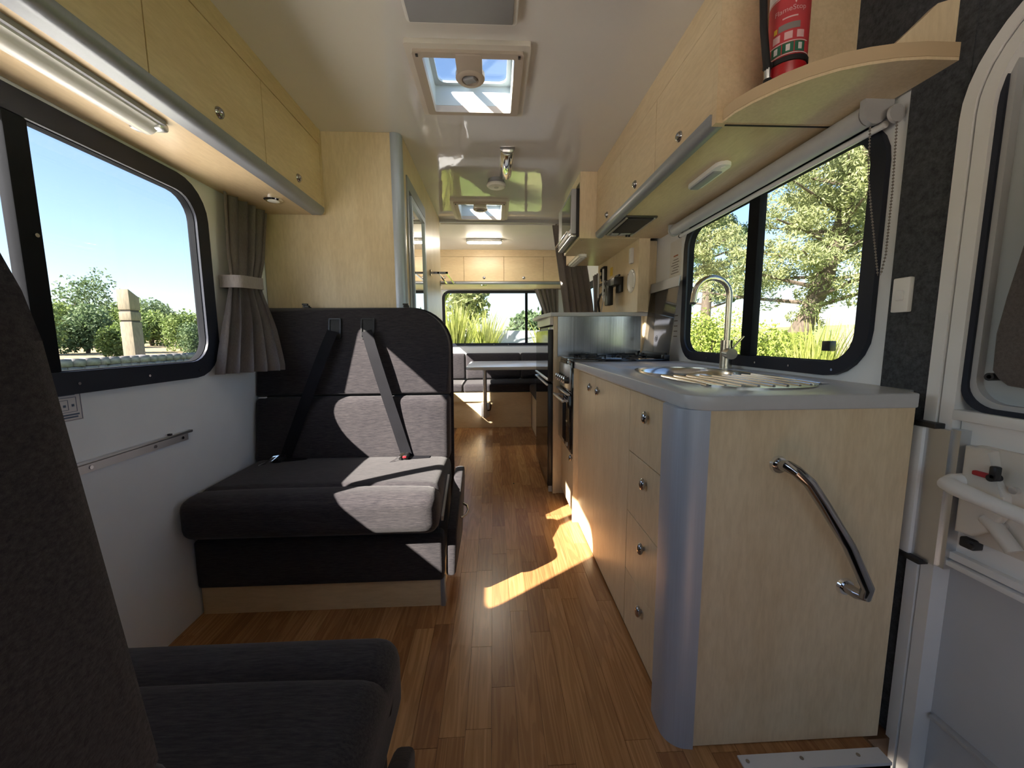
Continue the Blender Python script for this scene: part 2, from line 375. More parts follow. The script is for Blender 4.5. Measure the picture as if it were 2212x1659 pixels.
# floor: sub-floor with the step well left open, planks laid on it
b = B(); holed(b, 'z', XL - .05, XR + .05, -1.8, 4.93, -.06, -.004, [(.60, 1.06, .06, .765), (.925, 1.06, .765, .822)])
floor = b.build('floor', 'oak_base', kind='structure', origin=(0, 0, 0))
pw = .0665
def plank_mesh(L):
    bb = B(); bb.box(-pw / 2 + .0004, pw / 2 - .0004, 0, L - .001, -.004, 0)
    bmesh.ops.recalc_face_normals(bb.bm, faces=bb.bm.faces); me = bpy.data.meshes.new('plank'); bb.bm.to_mesh(me); bb.bm.free(); me.materials.append(M['oak_plank']); return me
PL = {L: plank_mesh(L) for L in (.15, .27, .42, .55, .70)}
def seen(x, y0, y1):
    if x > .46: return y1 > .775 and y0 < .85 or (x < .58 and y0 < .85)
    if -.235 < x: return y1 > .45 and y0 < 4.33
    if x < -.2 and y1 > .60 and y0 < 1.40: return True
    if -.44 < x and y1 > 1.9 and y0 < 4.33: return True
    return False
kx = 0; x = XL + pw / 2
while x < .89:
    y = .10 + random.uniform(-.5, 0)
    while y < 4.36:
        L = random.choice((.27, .42, .42, .55, .70))
        if x > .56 and y + L > .775 > y: pass
        if seen(x, y, y + L):
            if x > .562:
                o = bpy.data.objects.new('plank', PL[.15]); o.location = (x, .775, 0)
            else:
                o = bpy.data.objects.new('plank', PL[L]); o.location = (x, y, 0)
            COL.objects.link(o); o.parent = floor
            if x > .562: break
        y += L
    x += pw
# step well by the door
st = thing('entry_step', 'dark step well with worn white aluminium edge beside entry door', 'step', (.80, .40, -.30))
B().box(.60, .996, .06, .765, -.31, -.30).box(.585, .60, .06, .78, -.31, -.004).box(.60, .925, .765, .78, -.31, -.004).box(.60, .996, .045, .06, -.31, -.004).build('well', 'rubber', st)
B().box(.572, .604, .03, .797, -.004, .004).box(.604, .925, .762, .797, -.004, .004).build('edge_trim', 'white_aluminium', st)
for px_, py_ in ((.588, .782), (.588, .755), (.72, .782), (.86, .782)): B().cyl((px_, py_, .003), (px_, py_, .0055), .0045, n=10).build('screw', 'dark_chrome', st)
# carpet lining between window and door
b = B(); b.box(.988, 1.0, .826, .945, 0, 1.949).box(.988, 1.0, .945, 1.135, 1.612, 1.949)
b.build('trim_2', 'carpet', kind='structure', label='dark grey carpet lining on the wall beside the entry door')
b = B(); b.box(.99, 1.0, .02, .826, 1.79, 1.949).ring(rrect(.02, .838, -.40, 1.80, .002, 10), rrect(.099, .833, -.352, 1.656, .21, 10), 'x', .990, 1.03)
b.build('trim_3', 'carpet', kind='structure', label='dark grey carpet lining above the entry door')

# ------------------------------------------------------------------ windows
def window(name, axis, w, opn, mull, side, fr=.058, depth=.014, label=None, lat=None, r=.085):
    y0, y1, z0, z1 = opn; rr = grow(opn, fr)
    o = B().ring(rrect(*rr, r + .045), rrect(*opn, r), axis, w, w + side * depth).build(name, 'window_rubber', kind='structure', label=label)
    WL[o.name] = Vector(o.location)
    g = .002
    B().ring(rrect(y0 - .004, y1 + .004, z0 - .004, z1 + .004, r), rrect(y0 + g, y1 - g, z0 + g, z1 - g, r - .002), axis, w - side * .0195, w + side * .004).build('glazing_seal', 'seal_rubber', o)
    if mull: 
        bb = B()
        args = (w - side * .018, w + side * .012, mull[0], mull[1], z0, z1) if axis == 'x' else (mull[0], mull[1], w - side * .018, w + side * .012, z0, z1)
        if axis == 'x': bb.box(min(args[0], args[1]), max(args[0], args[1]), *args[2:], .004)
        else: bb.box(args[0], args[1], min(args[2], args[3]), max(args[2], args[3]), *args[4:], .004)
        bb.build('mullion', 'seal_rubber', o)
        ps = [(y0 + .002, mull[0] + .01, .0), (mull[1] - .01, y1 - .002, .008)]
    else: ps = [(y0 + .002, y1 - .002, 0)]
    for a, c_, dd in ps:
        bb = B(); w0 = w - side * (.004 + dd)
        if axis == 'x': bb.box(w0 - .002, w0 + .002, a, c_, z0 + .002, z1 - .002)
        else: bb.box(a, c_, w0 - .002, w0 + .002, z0 + .002, z1 - .002)
        bb.build('pane', 'window_glass', o)
    cnt = int((y1 - y0) / .16)
    for k in range(cnt):
        u = y0 + .06 + (y1 - y0 - .12) * k / (cnt - 1)
        for zz in (z0 - fr * .55,):
            p = (w + side * depth, u, zz) if axis == 'x' else (u, w + side * depth, zz); q = (w + side * (depth + .002), u, zz) if axis == 'x' else (u, w + side * (depth + .002), zz)
            B().cyl(p, q, .004, n=8).build('screw', 'dark_chrome', o)
    return o
w1 = window('window_1', 'x', XL, LWIN, (.968, 1.018), 1, label='left sliding window with a black rubber frame beside the dinette')
bb = B(); bb.cyl((XL + .012, 1.0, 1.245), (XL + .018, 1.0, 1.245), .005, n=8).build('catch', 'chrome', w1)
w2 = window('window_2', 'x', XR, RWIN, (1.462, 1.525), -1, fr=.042, label='right sliding window with a black rubber frame behind the sink')
B().box(XR - .004, XR + .0165, 1.115, 1.145, .955, .985, .002).build('catch', 'black_plastic', w2)
window('window_3', 'y', 4.88, (-.585, .605, .935, 1.545), (.398, .430), -1, fr=.03, label='wide rear window above the lounge bench', r=.05)
window('window_4', 'x', XL, LREAR, None, 1, label='left rear window beside the lounge')
window('window_5', 'x', XR, RREAR, None, -1, label='right rear window beside the lounge')

window('fill_window_1', 'x', XL, LCAB, None, 1, label='unseen left cab door window added to let daylight in')
window('fill_window_2', 'x', XR, RCAB, None, -1, label='unseen right cab door window added to let daylight in')
# ------------------------------------------------------------------ dinette seats
def make_seat(mirror, label, belts):
    SH = [1.982]
    fy = (lambda p: Vector((p[0], SH[0] - p[1], p[2]))) if mirror else (lambda p: Vector(p))
    RX = -.174 if mirror else -.20
    loc = fy((-.64, 1.64, 0)); t_ = thing('dinette_seat', label, 'bench seat', loc)
    def pb(bld, name, mat, par=None, **k): bld.xf(lambda c_: fy(c_)); return bld.build(name, mat, par or t_, **k)
    rec = lambda z: (z - .45) * .155
    pb(B().box(XL + .01, -.205, 1.375, 1.95, 0, .108), 'plinth', 'maple_across')
    pb(B().box(-.207, -.190, 1.368, 1.40, 0, .110, .003), 'corner_trim', 'silver_trim')
    pb(B().box(XL + .006, -.215, 1.40, 1.95, .108, .315), 'box', 'charcoal_fabric')
    pb(B().cushion(XL + .004, -.193, 1.362, 1.42, .105, .288, .014), 'front_panel', 'charcoal_fabric')
    def groove(p):
        if p.z > .40:
            d = abs(p.y - 1.402); 
            if d < .016: p.z -= .011 * (1 - d / .016)
        return p
    cu = B().cushion(XL + .004, RX, 1.298, 1.80, .312, .462, .042, n=34, bulge=(0, 0, .006, 0, 0, .010)); cu.xf(groove)
    pb(cu, 'seat_cushion', 'charcoal_fabric')
    sh = lambda p: Vector((p.x, p.y + rec(p.z), p.z))
    SH[0] = 2.026; ZR, RR = (1.0, .14) if mirror else (.95, .19)
    lo = B().cushion(XL + .002, -.205, 1.742, 1.85, .44, .738, .028, n=12, bulge=(0, 0, .010, 0, 0, 0)); lo.xf(sh); pb(lo, 'lower_back_cushion', 'charcoal_fabric')
    poly = [(XL + .004, .744), (-.205, .744), (-.205, ZR)] + arc(-.205 - RR, ZR, RR, 0, 90, 10)[1:] + [(XL + .004, 1.14)]
    up = B().prism(poly, 'y', 1.752, 1.846, .016, 3); up.xf(sh); pb(up, 'upper_back_cushion', 'charcoal_fabric')
    poly2 = [(XL + .004, .12), (-.196, .12), (-.196, ZR + .002)] + arc(-.196 - RR - .006, ZR + .002, RR + .006, 0, 90, 10)[1:] + [(XL + .004, 1.148)]
    shell = B().prism(poly2, 'y', 1.835, 1.8465, .004, 2); shell.xf(lambda p: Vector((p.x, p.y + (rec(p.z) if p.z > .3 else 0), p.z))); pb(shell, 'back_shell', 'charcoal_fabric')
    SH[0] = 1.982
    # hinged side flap with its handle
    fp = [(1.378, .118), (1.70, .118), (1.745, .20), (1.745, .37)] + arc(1.68, .37, .065, 0, 90, 5)[1:] + [(1.62, .435), (1.378, .30)]
    fl = B().prism(fp, 'x', -.188, -.150, .012, 3); fl.xf(lambda p: Vector((p.x + (p.z - .118) * .05, p.y, p.z))); flap = pb(fl, 'side_flap', 'charcoal_fabric')
    pb(B().tube([(-.137, 1.50, .285), (-.118, 1.515, .290), (-.112, 1.55, .293), (-.118, 1.585, .296), (-.135, 1.60, .300)], .0045, 8), 'handle', 'chrome', flap)
    pb(B().box(-.198, -.190, 1.375, 1.60, .335, .352).xf(lambda p: Vector((p.x, p.y, p.z + (p.y - 1.375) * .35))), 'hinge_strip', 'aluminium')
    if belts:
        for sx, w_ in ((-.745, .044), (-.600, .050)):
            h_ = pb(B().ring(rrect(sx - .006, sx + w_ + .006, 1.0, 1.094, .006, 2), rrect(sx, sx + w_, 1.006, 1.088, .003, 2), 'y', 1.743, 1.76).xf(sh), 'belt_slot', 'black_plastic')
            pb(B().box(sx, sx + w_, 1.7475, 1.76, 1.006, 1.088).xf(sh), 'opening', 'rubber', h_)
        fr = lambda z: 1.738 + rec(z)
        for (x0, x1, bx) in ((-.722, -.935, -.93), (-.572, -.392, -.39)):
            pts = []
            for k in range(9):
                f_ = k / 8; z_ = 1.035 + (.462 - 1.035) * f_
                pts.append((x0 + (x1 - x0) * f_, (fr(z_) - .012 * (1 - f_)) - .005 - (.006 if .1 < f_ < .9 else 0) - .018 * math.sin(math.pi * min(1, f_ * 1.3)) * .4, z_))
            be = pb(B().ribbon(pts, (.046, 0, .012 if x1 > x0 else -.012), .0022), 'seat_belt', 'belt_webbing')
            bx0 = x1
            pb(B().cushion(bx0 - .03, bx0 + .012, 1.682, 1.735, .466, .492, .008, 4), 'buckle', 'black_plastic', be)
            pb(B().box(bx0 - .010, bx0 + .006, 1.676, 1.690, .480, .488, .002), 'release_button', 'red_plastic' if x1 > x0 else 'black_plastic', be)
            pb(B().ribbon([(bx0 - .055, 1.655, .470), (bx0 - .03, 1.668, .480), (bx0 - .008, 1.69, .500)], (.018, .012, 0), .003), 'tongue', 'chrome', be)
            pb(B().ribbon([(bx0 + .0, 1.71, .474), (bx0 + .05, 1.72, .470), (bx0 + .10, 1.735, .468)], (0, .04, 0), .003), 'lap_strap', 'belt_webbing', be)
        pb(B().box(-1.05, -1.02, 1.775, 1.79, .738, .743), 'care_tag', 'white_plastic')
        for cx in (-.870, -.407):
            pb(B().box(cx - .014, cx + .014, 1.888, 1.916, 1.146, 1.150).box(cx - .013, cx + .011, 1.892, 1.912, 1.150, 1.156, .001).box(cx - .016, cx + .009, 1.888, 1.90, 1.156, 1.164, .001).box(cx - .013, cx - .008, 1.89, 1.91, 1.150, 1.163), 'latch_clip', 'black_plastic')
    return t_
make_seat(False, 'charcoal fabric dinette seat with two seat belts in front of the wardrobe', True)
make_seat(True, 'charcoal fabric dinette seat facing the belted one, its backrest turned away', False)
# table rail, diagram sticker
r_ = thing('table_rail', 'aluminium table rail screwed to the white wall under the dinette window', 'rail', (XL, 1.22, .66))
B().box(XL - .001, XL + .005, .90, 1.395, .652, .678).box(XL - .001, XL + .014, .90, 1.408, .676, .686, .003).build('channel', 'aluminium', r_)
for yy in (1.06, 1.26, 1.37): B().cyl((XL + .004, yy, .664), (XL + .007, yy, .664), .005, n=10).build('screw', 'dark_chrome', r_)
B().box(XL + .004, XL + .014, 1.31, 1.318, .686, .692).build('stop', 'black_plastic', r_)
sk = thing('diagram_sticker', 'small white diagram sticker on the wall below the dinette window', 'sticker', (XL, 1.02, .80))
B().box(XL - .0005, XL + .0008, .965, 1.063, .795, .872).build('backing', 'label_white', sk)
b = B(); X0, X1 = XL + .0004, XL + .0014
def fr_(y0, y1, z0, z1, w_):
    b.box(X0, X1, y0, y1, z0, z0 + w_).box(X0, X1, y0, y1, z1 - w_, z1).box(X0, X1, y0, y0 + w_, z0, z1).box(X0, X1, y1 - w_, y1, z0, z1)
fr_(.967, 1.061, .797, .870, .0012); fr_(.980, 1.050, .818, .856, .001); fr_(.992, 1.030, .824, .850, .001)
for z_, y1 in ((.861, 1.048), (.8095, 1.054), (.803, 1.050)): b.box(X0, X1, .975, y1, z_, z_ + .004)
for yy in (.996, 1.006, 1.018, 1.038): b.box(X0, X1, yy, yy + .006, .832, .838)
b.build('print', 'blue_print', sk)

# ------------------------------------------------------------------ curtains
def curtain_surface(edge0, edge1, zs, folds, amp, depth_dir, n=90, th=.004, tie=None):
    """edge0(z)/edge1(z) -> (x,y) of both side edges"""
    b_ = B(); rows = []; dd = Vector(depth_dir)
    for z in zs:
        a = Vector((*edge0(z), z)); c_ = Vector((*edge1(z), z)); A = amp(z) if callable(amp) else amp
        row = []
        for k in range(n + 1):
            u = k / n; ph = u * folds * 2 * math.pi + .35 * math.sin(z * 5 + u * 9)
            p = a.lerp(c_, u + .10 / folds * math.sin(2 * ph)) + dd * (A * (math.sin(ph) + .25 * math.sin(2.3 * ph + 1.3)))
            row.append(b_.bm.verts.new(p))
        rows.append(row)
    for r0, r1 in zip(rows, rows[1:]):
        for k in range(n): b_.bm.faces.new((r0[k], r0[k + 1], r1[k + 1], r1[k]))
    g = b_.bm.faces[:]
    bmesh.ops.solidify(b_.bm, geom=g, thickness=th); return b_
def lerpz(tab):
    zs = [q[0] for q in tab][::-1]
    def f(z): return tuple(float(np.interp(z, zs, [q[1][i] for q in tab][::-1])) for i in (0, 1))
    return f
c1 = thing('window_curtain', 'grey brown curtain tied back beside the dinette window', 'curtain', (-1.03, 1.70, .88))
e0 = lerpz([(1.577, (-1.055, 1.655)), (1.35, (-1.05, 1.64)), (1.245, (-1.035, 1.63)), (1.21, (-1.035, 1.62)), (1.05, (-1.045, 1.58)), (.865, (-1.05, 1.525))])
e1 = lerpz([(1.577, (-1.03, 1.935)), (1.35, (-1.02, 1.86)), (1.245, (-1.0, 1.775)), (1.21, (-1.0, 1.78)), (1.05, (-.965, 1.80)), (.895, (-.905, 1.735))])
zz = list(np.linspace(1.577, 1.255, 12)) + list(np.linspace(1.245, 1.205, 4)) + list(np.linspace(1.19, .868, 14))
curtain_surface(e0, e1, zz, 5, lambda z: float(np.interp(z, [.86, 1.1, 1.23, 1.4, 1.58], [.022, .020, .008, .014, .014])), (1, -.45, 0)).build('cloth', 'curtain_fabric', c1, ang=60)
b = B(); b.ring([(u, v) for u, v in rrect(-1.078, -.985, 1.612, 1.79, .03)], rrect(-1.074, -.989, 1.616, 1.786, .027), 'z', 1.208, 1.256); b.xf(lambda p: Vector((p.x, p.y, p.z + (p.y - 1.7) * .06))); b.build('tieback', 'curtain_fabric', c1)
pc = thing('privacy_curtain', 'tall grey brown divider curtain drawn aside behind the fridge unit', 'curtain', (.68, 3.34, 1.0))
curtain_surface(lerpz([(1.93, (.50, 3.34)), (1.25, (.60, 3.34)), (.95, (.63, 3.34))]), lerpz([(1.93, (.66, 3.36)), (1.6, (.80, 3.36)), (1.25, (.86, 3.36)), (.95, (.88, 3.36))]), list(np.linspace(1.93, .95, 16)), 5, .022, (-.3, 1, 0)).build('cloth', 'curtain_fabric', pc, ang=60)
B().cyl((-.42, 3.34, 1.928), (.95, 3.34, 1.928), .006, n=8).build('track', 'white_plastic', pc)
rc = thing('window_curtain', 'grey brown curtain tied back at the rear window', 'curtain', (.60, 4.80, 1.1))
curtain_surface(lerpz([(1.586, (.50, 4.82)), (1.25, (.635, 4.82)), (1.0, (.60, 4.82))]), lerpz([(1.586, (.80, 4.80)), (1.25, (.80, 4.80)), (1.0, (.85, 4.80))]), list(np.linspace(1.586, 1.0, 12)), 5, .018, (0, 1, 0)).build('cloth', 'curtain_fabric', rc, ang=60)
sc = thing('window_curtain', 'pale grey brown curtain at the right rear side window', 'curtain', (.93, 3.62, 1.0))
curtain_surface(lerpz([(1.57, (.955, 3.36)), (1.0, (.955, 3.36))]), lerpz([(1.57, (.955, 3.72)), (1.25, (.955, 3.66)), (1.0, (.955, 3.74))]), list(np.linspace(1.57, 1.0, 10)), 5, .018, (1, 0, 0)).build('cloth', 'curtain_fabric', sc, ang=60)

# ------------------------------------------------------------------ knobs
def knob_obj(parent, loc, face, r=.0165):
    f = Vector(face); b_ = B(); L = Vector(loc)
    b_.lathe([(r, 0), (r, .003), (r * .86, .006)], (0, 0, 0), 'z', 20); b_.lathe([(r * .72, .006), (r * .68, .010), (r * .40, .0125), (.001, .013)], (0, 0, 0), 'z', 20)
    q = f.to_track_quat('Z', 'Y').to_matrix().to_4x4()
    b_.xf(lambda p: L + (q @ p)); return b_.build('knob', 'dark_chrome', parent)
def pull_obj(parent, loc):
    b_ = B(); b_.sphere((0, 0, 0), .0165, (.55, .75, 1.15), 2).cyl((.006, 0, 0), (.016, 0, 0), .006, n=10); b_.xf(lambda p: Vector(loc) + p); return b_.build('knob', 'dark_chrome', parent)

# ------------------------------------------------------------------ left overhead locker
ol = thing('overhead_locker', 'maple overhead locker run above the dinette window with silver lower edge', 'cabinet', (-.93, 1.0, 1.58))
B().box(XL + .003, -.803, -.30, 1.955, 1.58, 1.9495).box(-.803, -.785, -.30, 1.955, 1.884, 1.9495).box(-.803, -.783, 1.938, 1.957, 1.58, 1.9495).build('carcass', 'maple_horizontal', ol)
seams = [-.30, .08, .55, 1.017, 1.487, 1.938]
for y0, y1 in zip(seams, seams[1:]):
    d_ = B().box(-.803, -.785, y0 + .0015, y1 - .0015, 1.607, 1.881, .001, 1).build('door', 'maple_horizontal', ol)
    knob_obj(d_, (-.785, {1.487: 1.716}.get(y0, (y0 + y1) / 2), 1.651), (1, 0, 0))
b = B(); b.prism([(-.835, 1.5795), (-.835, 1.574)] + arc(-.80, 1.595, .022, 250, 360, 6) + [(-.778, 1.606), (-.80, 1.606)], 'y', -.30, 1.94); b.build('edge_profile', 'silver_trim', ol)
ll = thing('locker_lamp', 'long white fluorescent lamp under the left overhead locker', 'lamp', (-.91, .85, 1.55))
pr = [(-.955, 1.5803), (-.950, 1.566)] + arc(-.915, 1.572, .026, 200, 340, 7) + [(-.880, 1.566), (-.876, 1.5803)]
B().prism(pr, 'y', .58, 1.165, .003).build('diffuser', 'lens_plastic', ll)
B().box(-.962, -.869, .555, .595, 1.553, 1.5803, .008).build('end_cap', 'aluminium', ll)
B().box(-.958, -.873, 1.150, 1.182, 1.558, 1.5803, .008).build('end_cap', 'aluminium', ll)
B().box(-.874, -.866, .59, 1.16, 1.568, 1.5803).build('housing_edge', 'panel_bluegrey', ll)
sp = thing('spotlight', 'small round chrome downlight under the left locker near the wardrobe', 'lamp', (-.905, 1.745, 1.57))
B().lathe([(.036, 1.5805), (.036, 1.574), (.030, 1.569), (.024, 1.569)], (-.905, 1.745, 0)).build('bezel', 'chrome', sp)
B().lathe([(.023, 1.5695), (.020, 1.567), (.004, 1.565)], (-.905, 1.745, 0)).build('lens', 'lens_plastic', sp)

# ------------------------------------------------------------------ wardrobe and washroom
wd = thing('wardrobe', 'tall maple wardrobe with rounded silver corner behind the belted dinette seat', 'wardrobe', (-.75, 2.1, 0))
B().box(XL + .003, -.455, 1.96, 1.98, 0, 1.9495).build('front_panel', 'maple_vertical', wd)
B().prism([(-.470, 1.965)] + arc(-.453, 1.988, .033, 240, 360, 8) + [(-.42, 2.0), (-.45, 2.0)], 'z', 0, 1.9495).build('corner_trim', 'column_silver', wd)
b = B(); holed(b, 'x', 1.995, 3.27, 0, 1.9495, -.44, -.42, [(2.05, 2.56, .06, 1.79)]); b.build('side_panel', 'maple_vertical', wd)
B().box(XL + .003, -.42, 3.27, 3.285, 0, 1.9495).build('rear_panel', 'maple_vertical', wd)
d2 = thing('door_2', 'washroom door with full length mirror in a silver frame', None, (-.43, 2.3, .06), kind='structure')
B().ring(rrect(2.045, 2.566, .04, 1.80, .006, 2), rrect(2.085, 2.53, .09, 1.74, .004, 2), 'x', -.445, -.414).build('frame', 'silver_trim', d2)
B().ring(rrect(2.10, 2.50, .12, 1.72, .004, 2), rrect(2.125, 2.475, .15, 1.69, .004, 2), 'x', -.435, -.405).build('mirror_frame', 'column_silver', d2)
B().box(-.43, -.415, 2.11, 2.49, .13, 1.71).build('mirror', 'mirror', d2)
B().box(-.44, -.43, 2.08, 2.535, .08, 1.75).build('leaf', 'grey_plastic', d2)
tr = thing('towel_rail', 'double chrome towel rail on the maple washroom wall', 'towel rail', (-.40, 3.0, 1.44))
for yy in (2.731, 3.241): B().box(-.4203, -.30, yy - .006, yy + .006, 1.432, 1.446).box(-.4203, -.412, yy - .016, yy + .016, 1.42, 1.458).build('bracket', 'dark_chrome', tr)
for xx in (-.365, -.308): B().box(xx - .006, xx + .006, 2.725, 3.247, 1.434, 1.445).build('bar', 'chrome', tr)
# ------------------------------------------------------------------ right overhead lockers
orr = thing('overhead_locker', 'maple overhead locker run above the kitchen with silver lower edge', 'cabinet', (.80, 1.7, 1.58))
B().box(.628, XR, 1.125, 2.352, 1.58, 1.9495).box(.612, .628, 1.125, 2.352, 1.866, 1.9495).box(.609, XR, 1.105, 1.125, 1.575, 1.9495).build('carcass', 'maple_horizontal', orr)
for y0, y1, ky in ((1.125, 1.515, 1.318), (1.515, 1.922, 1.715), (1.922, 2.345, 2.129)):
    d_ = B().box(.61, .628, y0 + .0015, y1 - .0015, 1.607, 1.863, .001, 1).build('door', 'maple_horizontal', orr)
    knob_obj(d_, (.61, ky, 1.642), (-1, 0, 0))
B().prism([(.639, 1.5795), (.639, 1.574)] + arc(.625, 1.595, .022, 290, 180, 6) + [(.603, 1.606), (.625, 1.606)], 'y', 1.125, 2.335).build('edge_profile', 'silver_trim', orr)
# rounded end shelf
es = thing('corner_shelf', 'maple corner shelf with curved front carrying the fire extinguisher', 'shelf', (.82, 1.0, 1.575))
cv = [(.628, 1.104), (.634, 1.06), (.652, 1.015), (.685, .962), (.720, .925), (.762, .893), (.810, .872), (.860, .858), (.915, .851), (.988, .851)]
B().prism(cv + [(.988, 1.104)], 'z', 1.5755, 1.5765 + .030).build('board', 'maple_vertical', es)
inn = [(u + .004, min(v + .005, 1.1055)) for u, v in cv[:-1]] + [(.9875, .856)]
B().prism(cv + inn[::-1], 'z', 1.5815, 1.6095).xf(lambda p: Vector((p.x - .0015, p.y - .0015, p.z))).build('edge_strip', 'edge_tan', es)
B().box(.64, .985, 1.112, 1.116, 1.5725, 1.5757).build('joint_strip', 'rubber', es)
B().prism([(.852, 1.606), (.988, 1.606), (.988, 1.70), (.965, 1.70), (.945, 1.695), (.905, 1.655)], 'y', .852, .868).xf(lambda p: Vector((p.x, p.y + .010 + (.988 - p.x) * .12, p.z))).build('upstand', 'maple_vertical', es)
# fire extinguisher
EX, EY, ER, EZ = .735, 1.022, .042, 1.6066
fe = thing('fire_extinguisher', 'red fire extinguisher with black hose standing on the corner shelf', 'fire extinguisher', (EX, EY, EZ))
B().lathe([(ER * .9, 0), (ER, .006), (ER, .262), (ER * .9, .285), (ER * .55, .302), (.016, .308), (.016, .325)], (EX, EY, EZ)).build('cylinder', 'red_paint', fe)
def band(z0, z1, a0, a1, rr, name, mat, par, n=20):
    b_ = B(); rows = []
    for k in range(n + 1):
        a = math.radians(a0 + (a1 - a0) * k / n); rows.append([b_.bm.verts.new((EX + q * math.cos(a), EY + q * math.sin(a), EZ + z)) for q, z in ((rr, z0), (rr, z1), (rr - .002, z1), (rr - .002, z0))])
    for r0, r1 in zip(rows, rows[1:]):
        for k in range(4): b_.bm.faces.new((r0[k], r0[(k + 1) % 4], r1[(k + 1) % 4], r1[k]))
    b_.bm.faces.new(rows[0][::-1]); b_.bm.faces.new(rows[-1]); return b_.build(name, mat, par)
AC = 236          # heading of the label on the cylinder
lab = band(.064, .232, AC - 95, AC + 95, ER + .0006, 'label', 'label_red', fe)
band(.196, .232, AC - 95, AC + 95, ER + .0010, 'label_top', 'label_white', lab)
band(.064, .0655, AC - 95, AC + 95, ER + .0011, 'label_line', 'label_white', lab, 16)
band(.0905, .092, AC - 60, AC + 60, ER + .0011, 'label_line', 'label_white', lab, 16)
for k in range(3): band(.067, .089, AC - 50 + k * 34, AC - 19 + k * 34, ER + .0012, 'pictogram', 'label_green', lab, 8)
for k in range(3):
    band(.071, .085, AC - 40 + k * 34, AC - 29 + k * 34, ER + .0017, 'pictogram_mark', 'label_white', lab, 4)
    band(.097, .113, AC - 46 + k * 34, AC - 24 + k * 34, ER + .0012, 'pictogram', 'label_pink', lab, 4)
band(.118, .132, AC - 30, AC + 30, ER + .0013, 'label_line', 'grey_print', lab, 10)
band(.119, .130, AC - 44, AC - 34, ER + .0014, 'label_line', 'yellow_label', lab, 4)
band(.1925, .194, AC - 95, AC + 95, ER + .0011, 'label_line', 'label_white', lab, 16)
band(.143, .146, AC - 20, AC + 22, ER + .0012, 'label_line', 'label_pink', lab, 8)
me = text_mesh('FlameStop', .0155)
for v in me.vertices:
    u, w_ = v.co.x, v.co.y; a = math.radians(AC) + u / ER; v.co = (( ER + .0016) * math.cos(a), (ER + .0016) * math.sin(a), .162 + w_)
tx = bpy.data.objects.new('lettering', me); COL.objects.link(tx); me.materials.append(M['label_pink']); tx.parent = lab; WL[tx.name] = WL[fe.name]
b = B(); a = math.radians(AC + 14)
for q in (0, .007): 
    b.sphere((EX + (ER + .0008) * math.cos(a), EY + (ER + .0008) * math.sin(a), EZ + .177 + q * .5), .0055 - q * .3, (.4, .4, 1), 1)
b.build('emblem', 'label_pink', lab)
hx, hy = EX - .062, EY - .005
B().tube([(EX, EY, EZ + .33), (EX - .03, EY - .004, EZ + .325), (hx - .006, hy, EZ + .28), (hx - .010, hy, EZ + .21), (hx - .006, hy - .002, EZ + .14), (hx + .004, hy - .004, EZ + .07), (hx + .009, hy - .004, EZ + .042)], .0085, 10).build('hose', 'rubber', fe)
B().cyl((hx + .009, hy - .004, EZ + .045), (hx + .0105, hy - .004, EZ + .022), .0085, n=14).build('nozzle_collar', 'chrome', fe)
B().cyl((hx + .0105, hy - .004, EZ + .022), (hx + .012, hy - .004, EZ), .0095, .0105, n=14).build('nozzle', 'rubber', fe)
B().lathe([(ER + .001, .048), (ER + .003, .049), (ER + .003, .060), (ER + .001, .061)], (EX, EY, EZ)).box(EX - ER - .016, EX - ER + .004, EY - .012, EY + .004, EZ + .048, EZ + .061, .002).build('strap', 'rubber', fe)
B().box(EX - .03, EX + .03, EY - .011, EY + .011, EZ + .325, EZ + .338, .003).build('valve', 'black_plastic', fe)

# range hood, lamp, blind
rh = thing('range_hood', 'black slim range hood set into the underside of the kitchen locker', 'range hood', (.72, 2.09, 1.56))
B().box(.640, .800, 1.925, 2.262, 1.571, 1.5803, .003).build('housing', 'black_plastic', rh)
B().box(.660, .778, 1.945, 2.19, 1.566, 1.572).build('filter', 'mesh_dark', rh)
B().box(.783, .790, 1.93, 2.255, 1.566, 1.572).box(.645, .655, 1.93, 2.255, 1.567, 1.572).build('edge', 'aluminium', rh)
B().box(.66, .70, 2.205, 2.25, 1.564, 1.572, .002).box(.71, .765, 2.205, 2.25, 1.566, 1.572, .002).build('control_panel', 'grey_plastic', rh)
for xx in (.75, .765): B().cyl((xx, 2.228, 1.567), (xx, 2.228, 1.556), .006, n=10).build('switch', 'black_plastic', rh)
kl = thing('locker_lamp', 'short white strip lamp under the kitchen locker near the corner shelf', 'lamp', (.78, 1.44, 1.56))
B().prism(rrect(.755, .806, 1.335, 1.560, .022), 'z', 1.566, 1.5803, .003).build('housing', 'white_plastic', kl)
B().box(.764, .797, 1.385, 1.548, 1.561, 1.567, .004).build('diffuser', 'panel_bluegrey', kl)
B().cyl((.781, 1.355, 1.567), (.781, 1.355, 1.563), .007, n=12).build('switch', 'white_plastic', kl)
bl = thing('roller_blind', 'rolled up grey blind above the kitchen window with bead chains', 'blind', (.95, 1.5, 1.53))
B().cyl((.945, 1.005, 1.548), (.945, 2.06, 1.548), .0265, n=20).build('roll', 'worktop_grey', bl)
B().cyl((.972, .985, 1.517), (.972, 2.045, 1.517), .0085, n=12).build('bottom_rail', 'white_aluminium', bl)
B().cyl((.972, 2.045, 1.517), (.972, 2.052, 1.517), .0095, n=12).build('rail_cap', 'rubber', bl)
for yy in (.985, 2.055): B().prism([(.915, 1.5753), (.990, 1.5753), (.990, 1.535)] + arc(.945, 1.548, .030, -20, -180, 8), 'y', yy, yy + .014).build('bracket', 'grey_plastic', bl)
B().lathe([(.024, 0), (.024, .004), (.018, .005), (.018, .009), (.024, .010), (.024, .016)], (.945, 1.000, 1.548), 'y').build('chain_wheel', 'grey_plastic', bl)
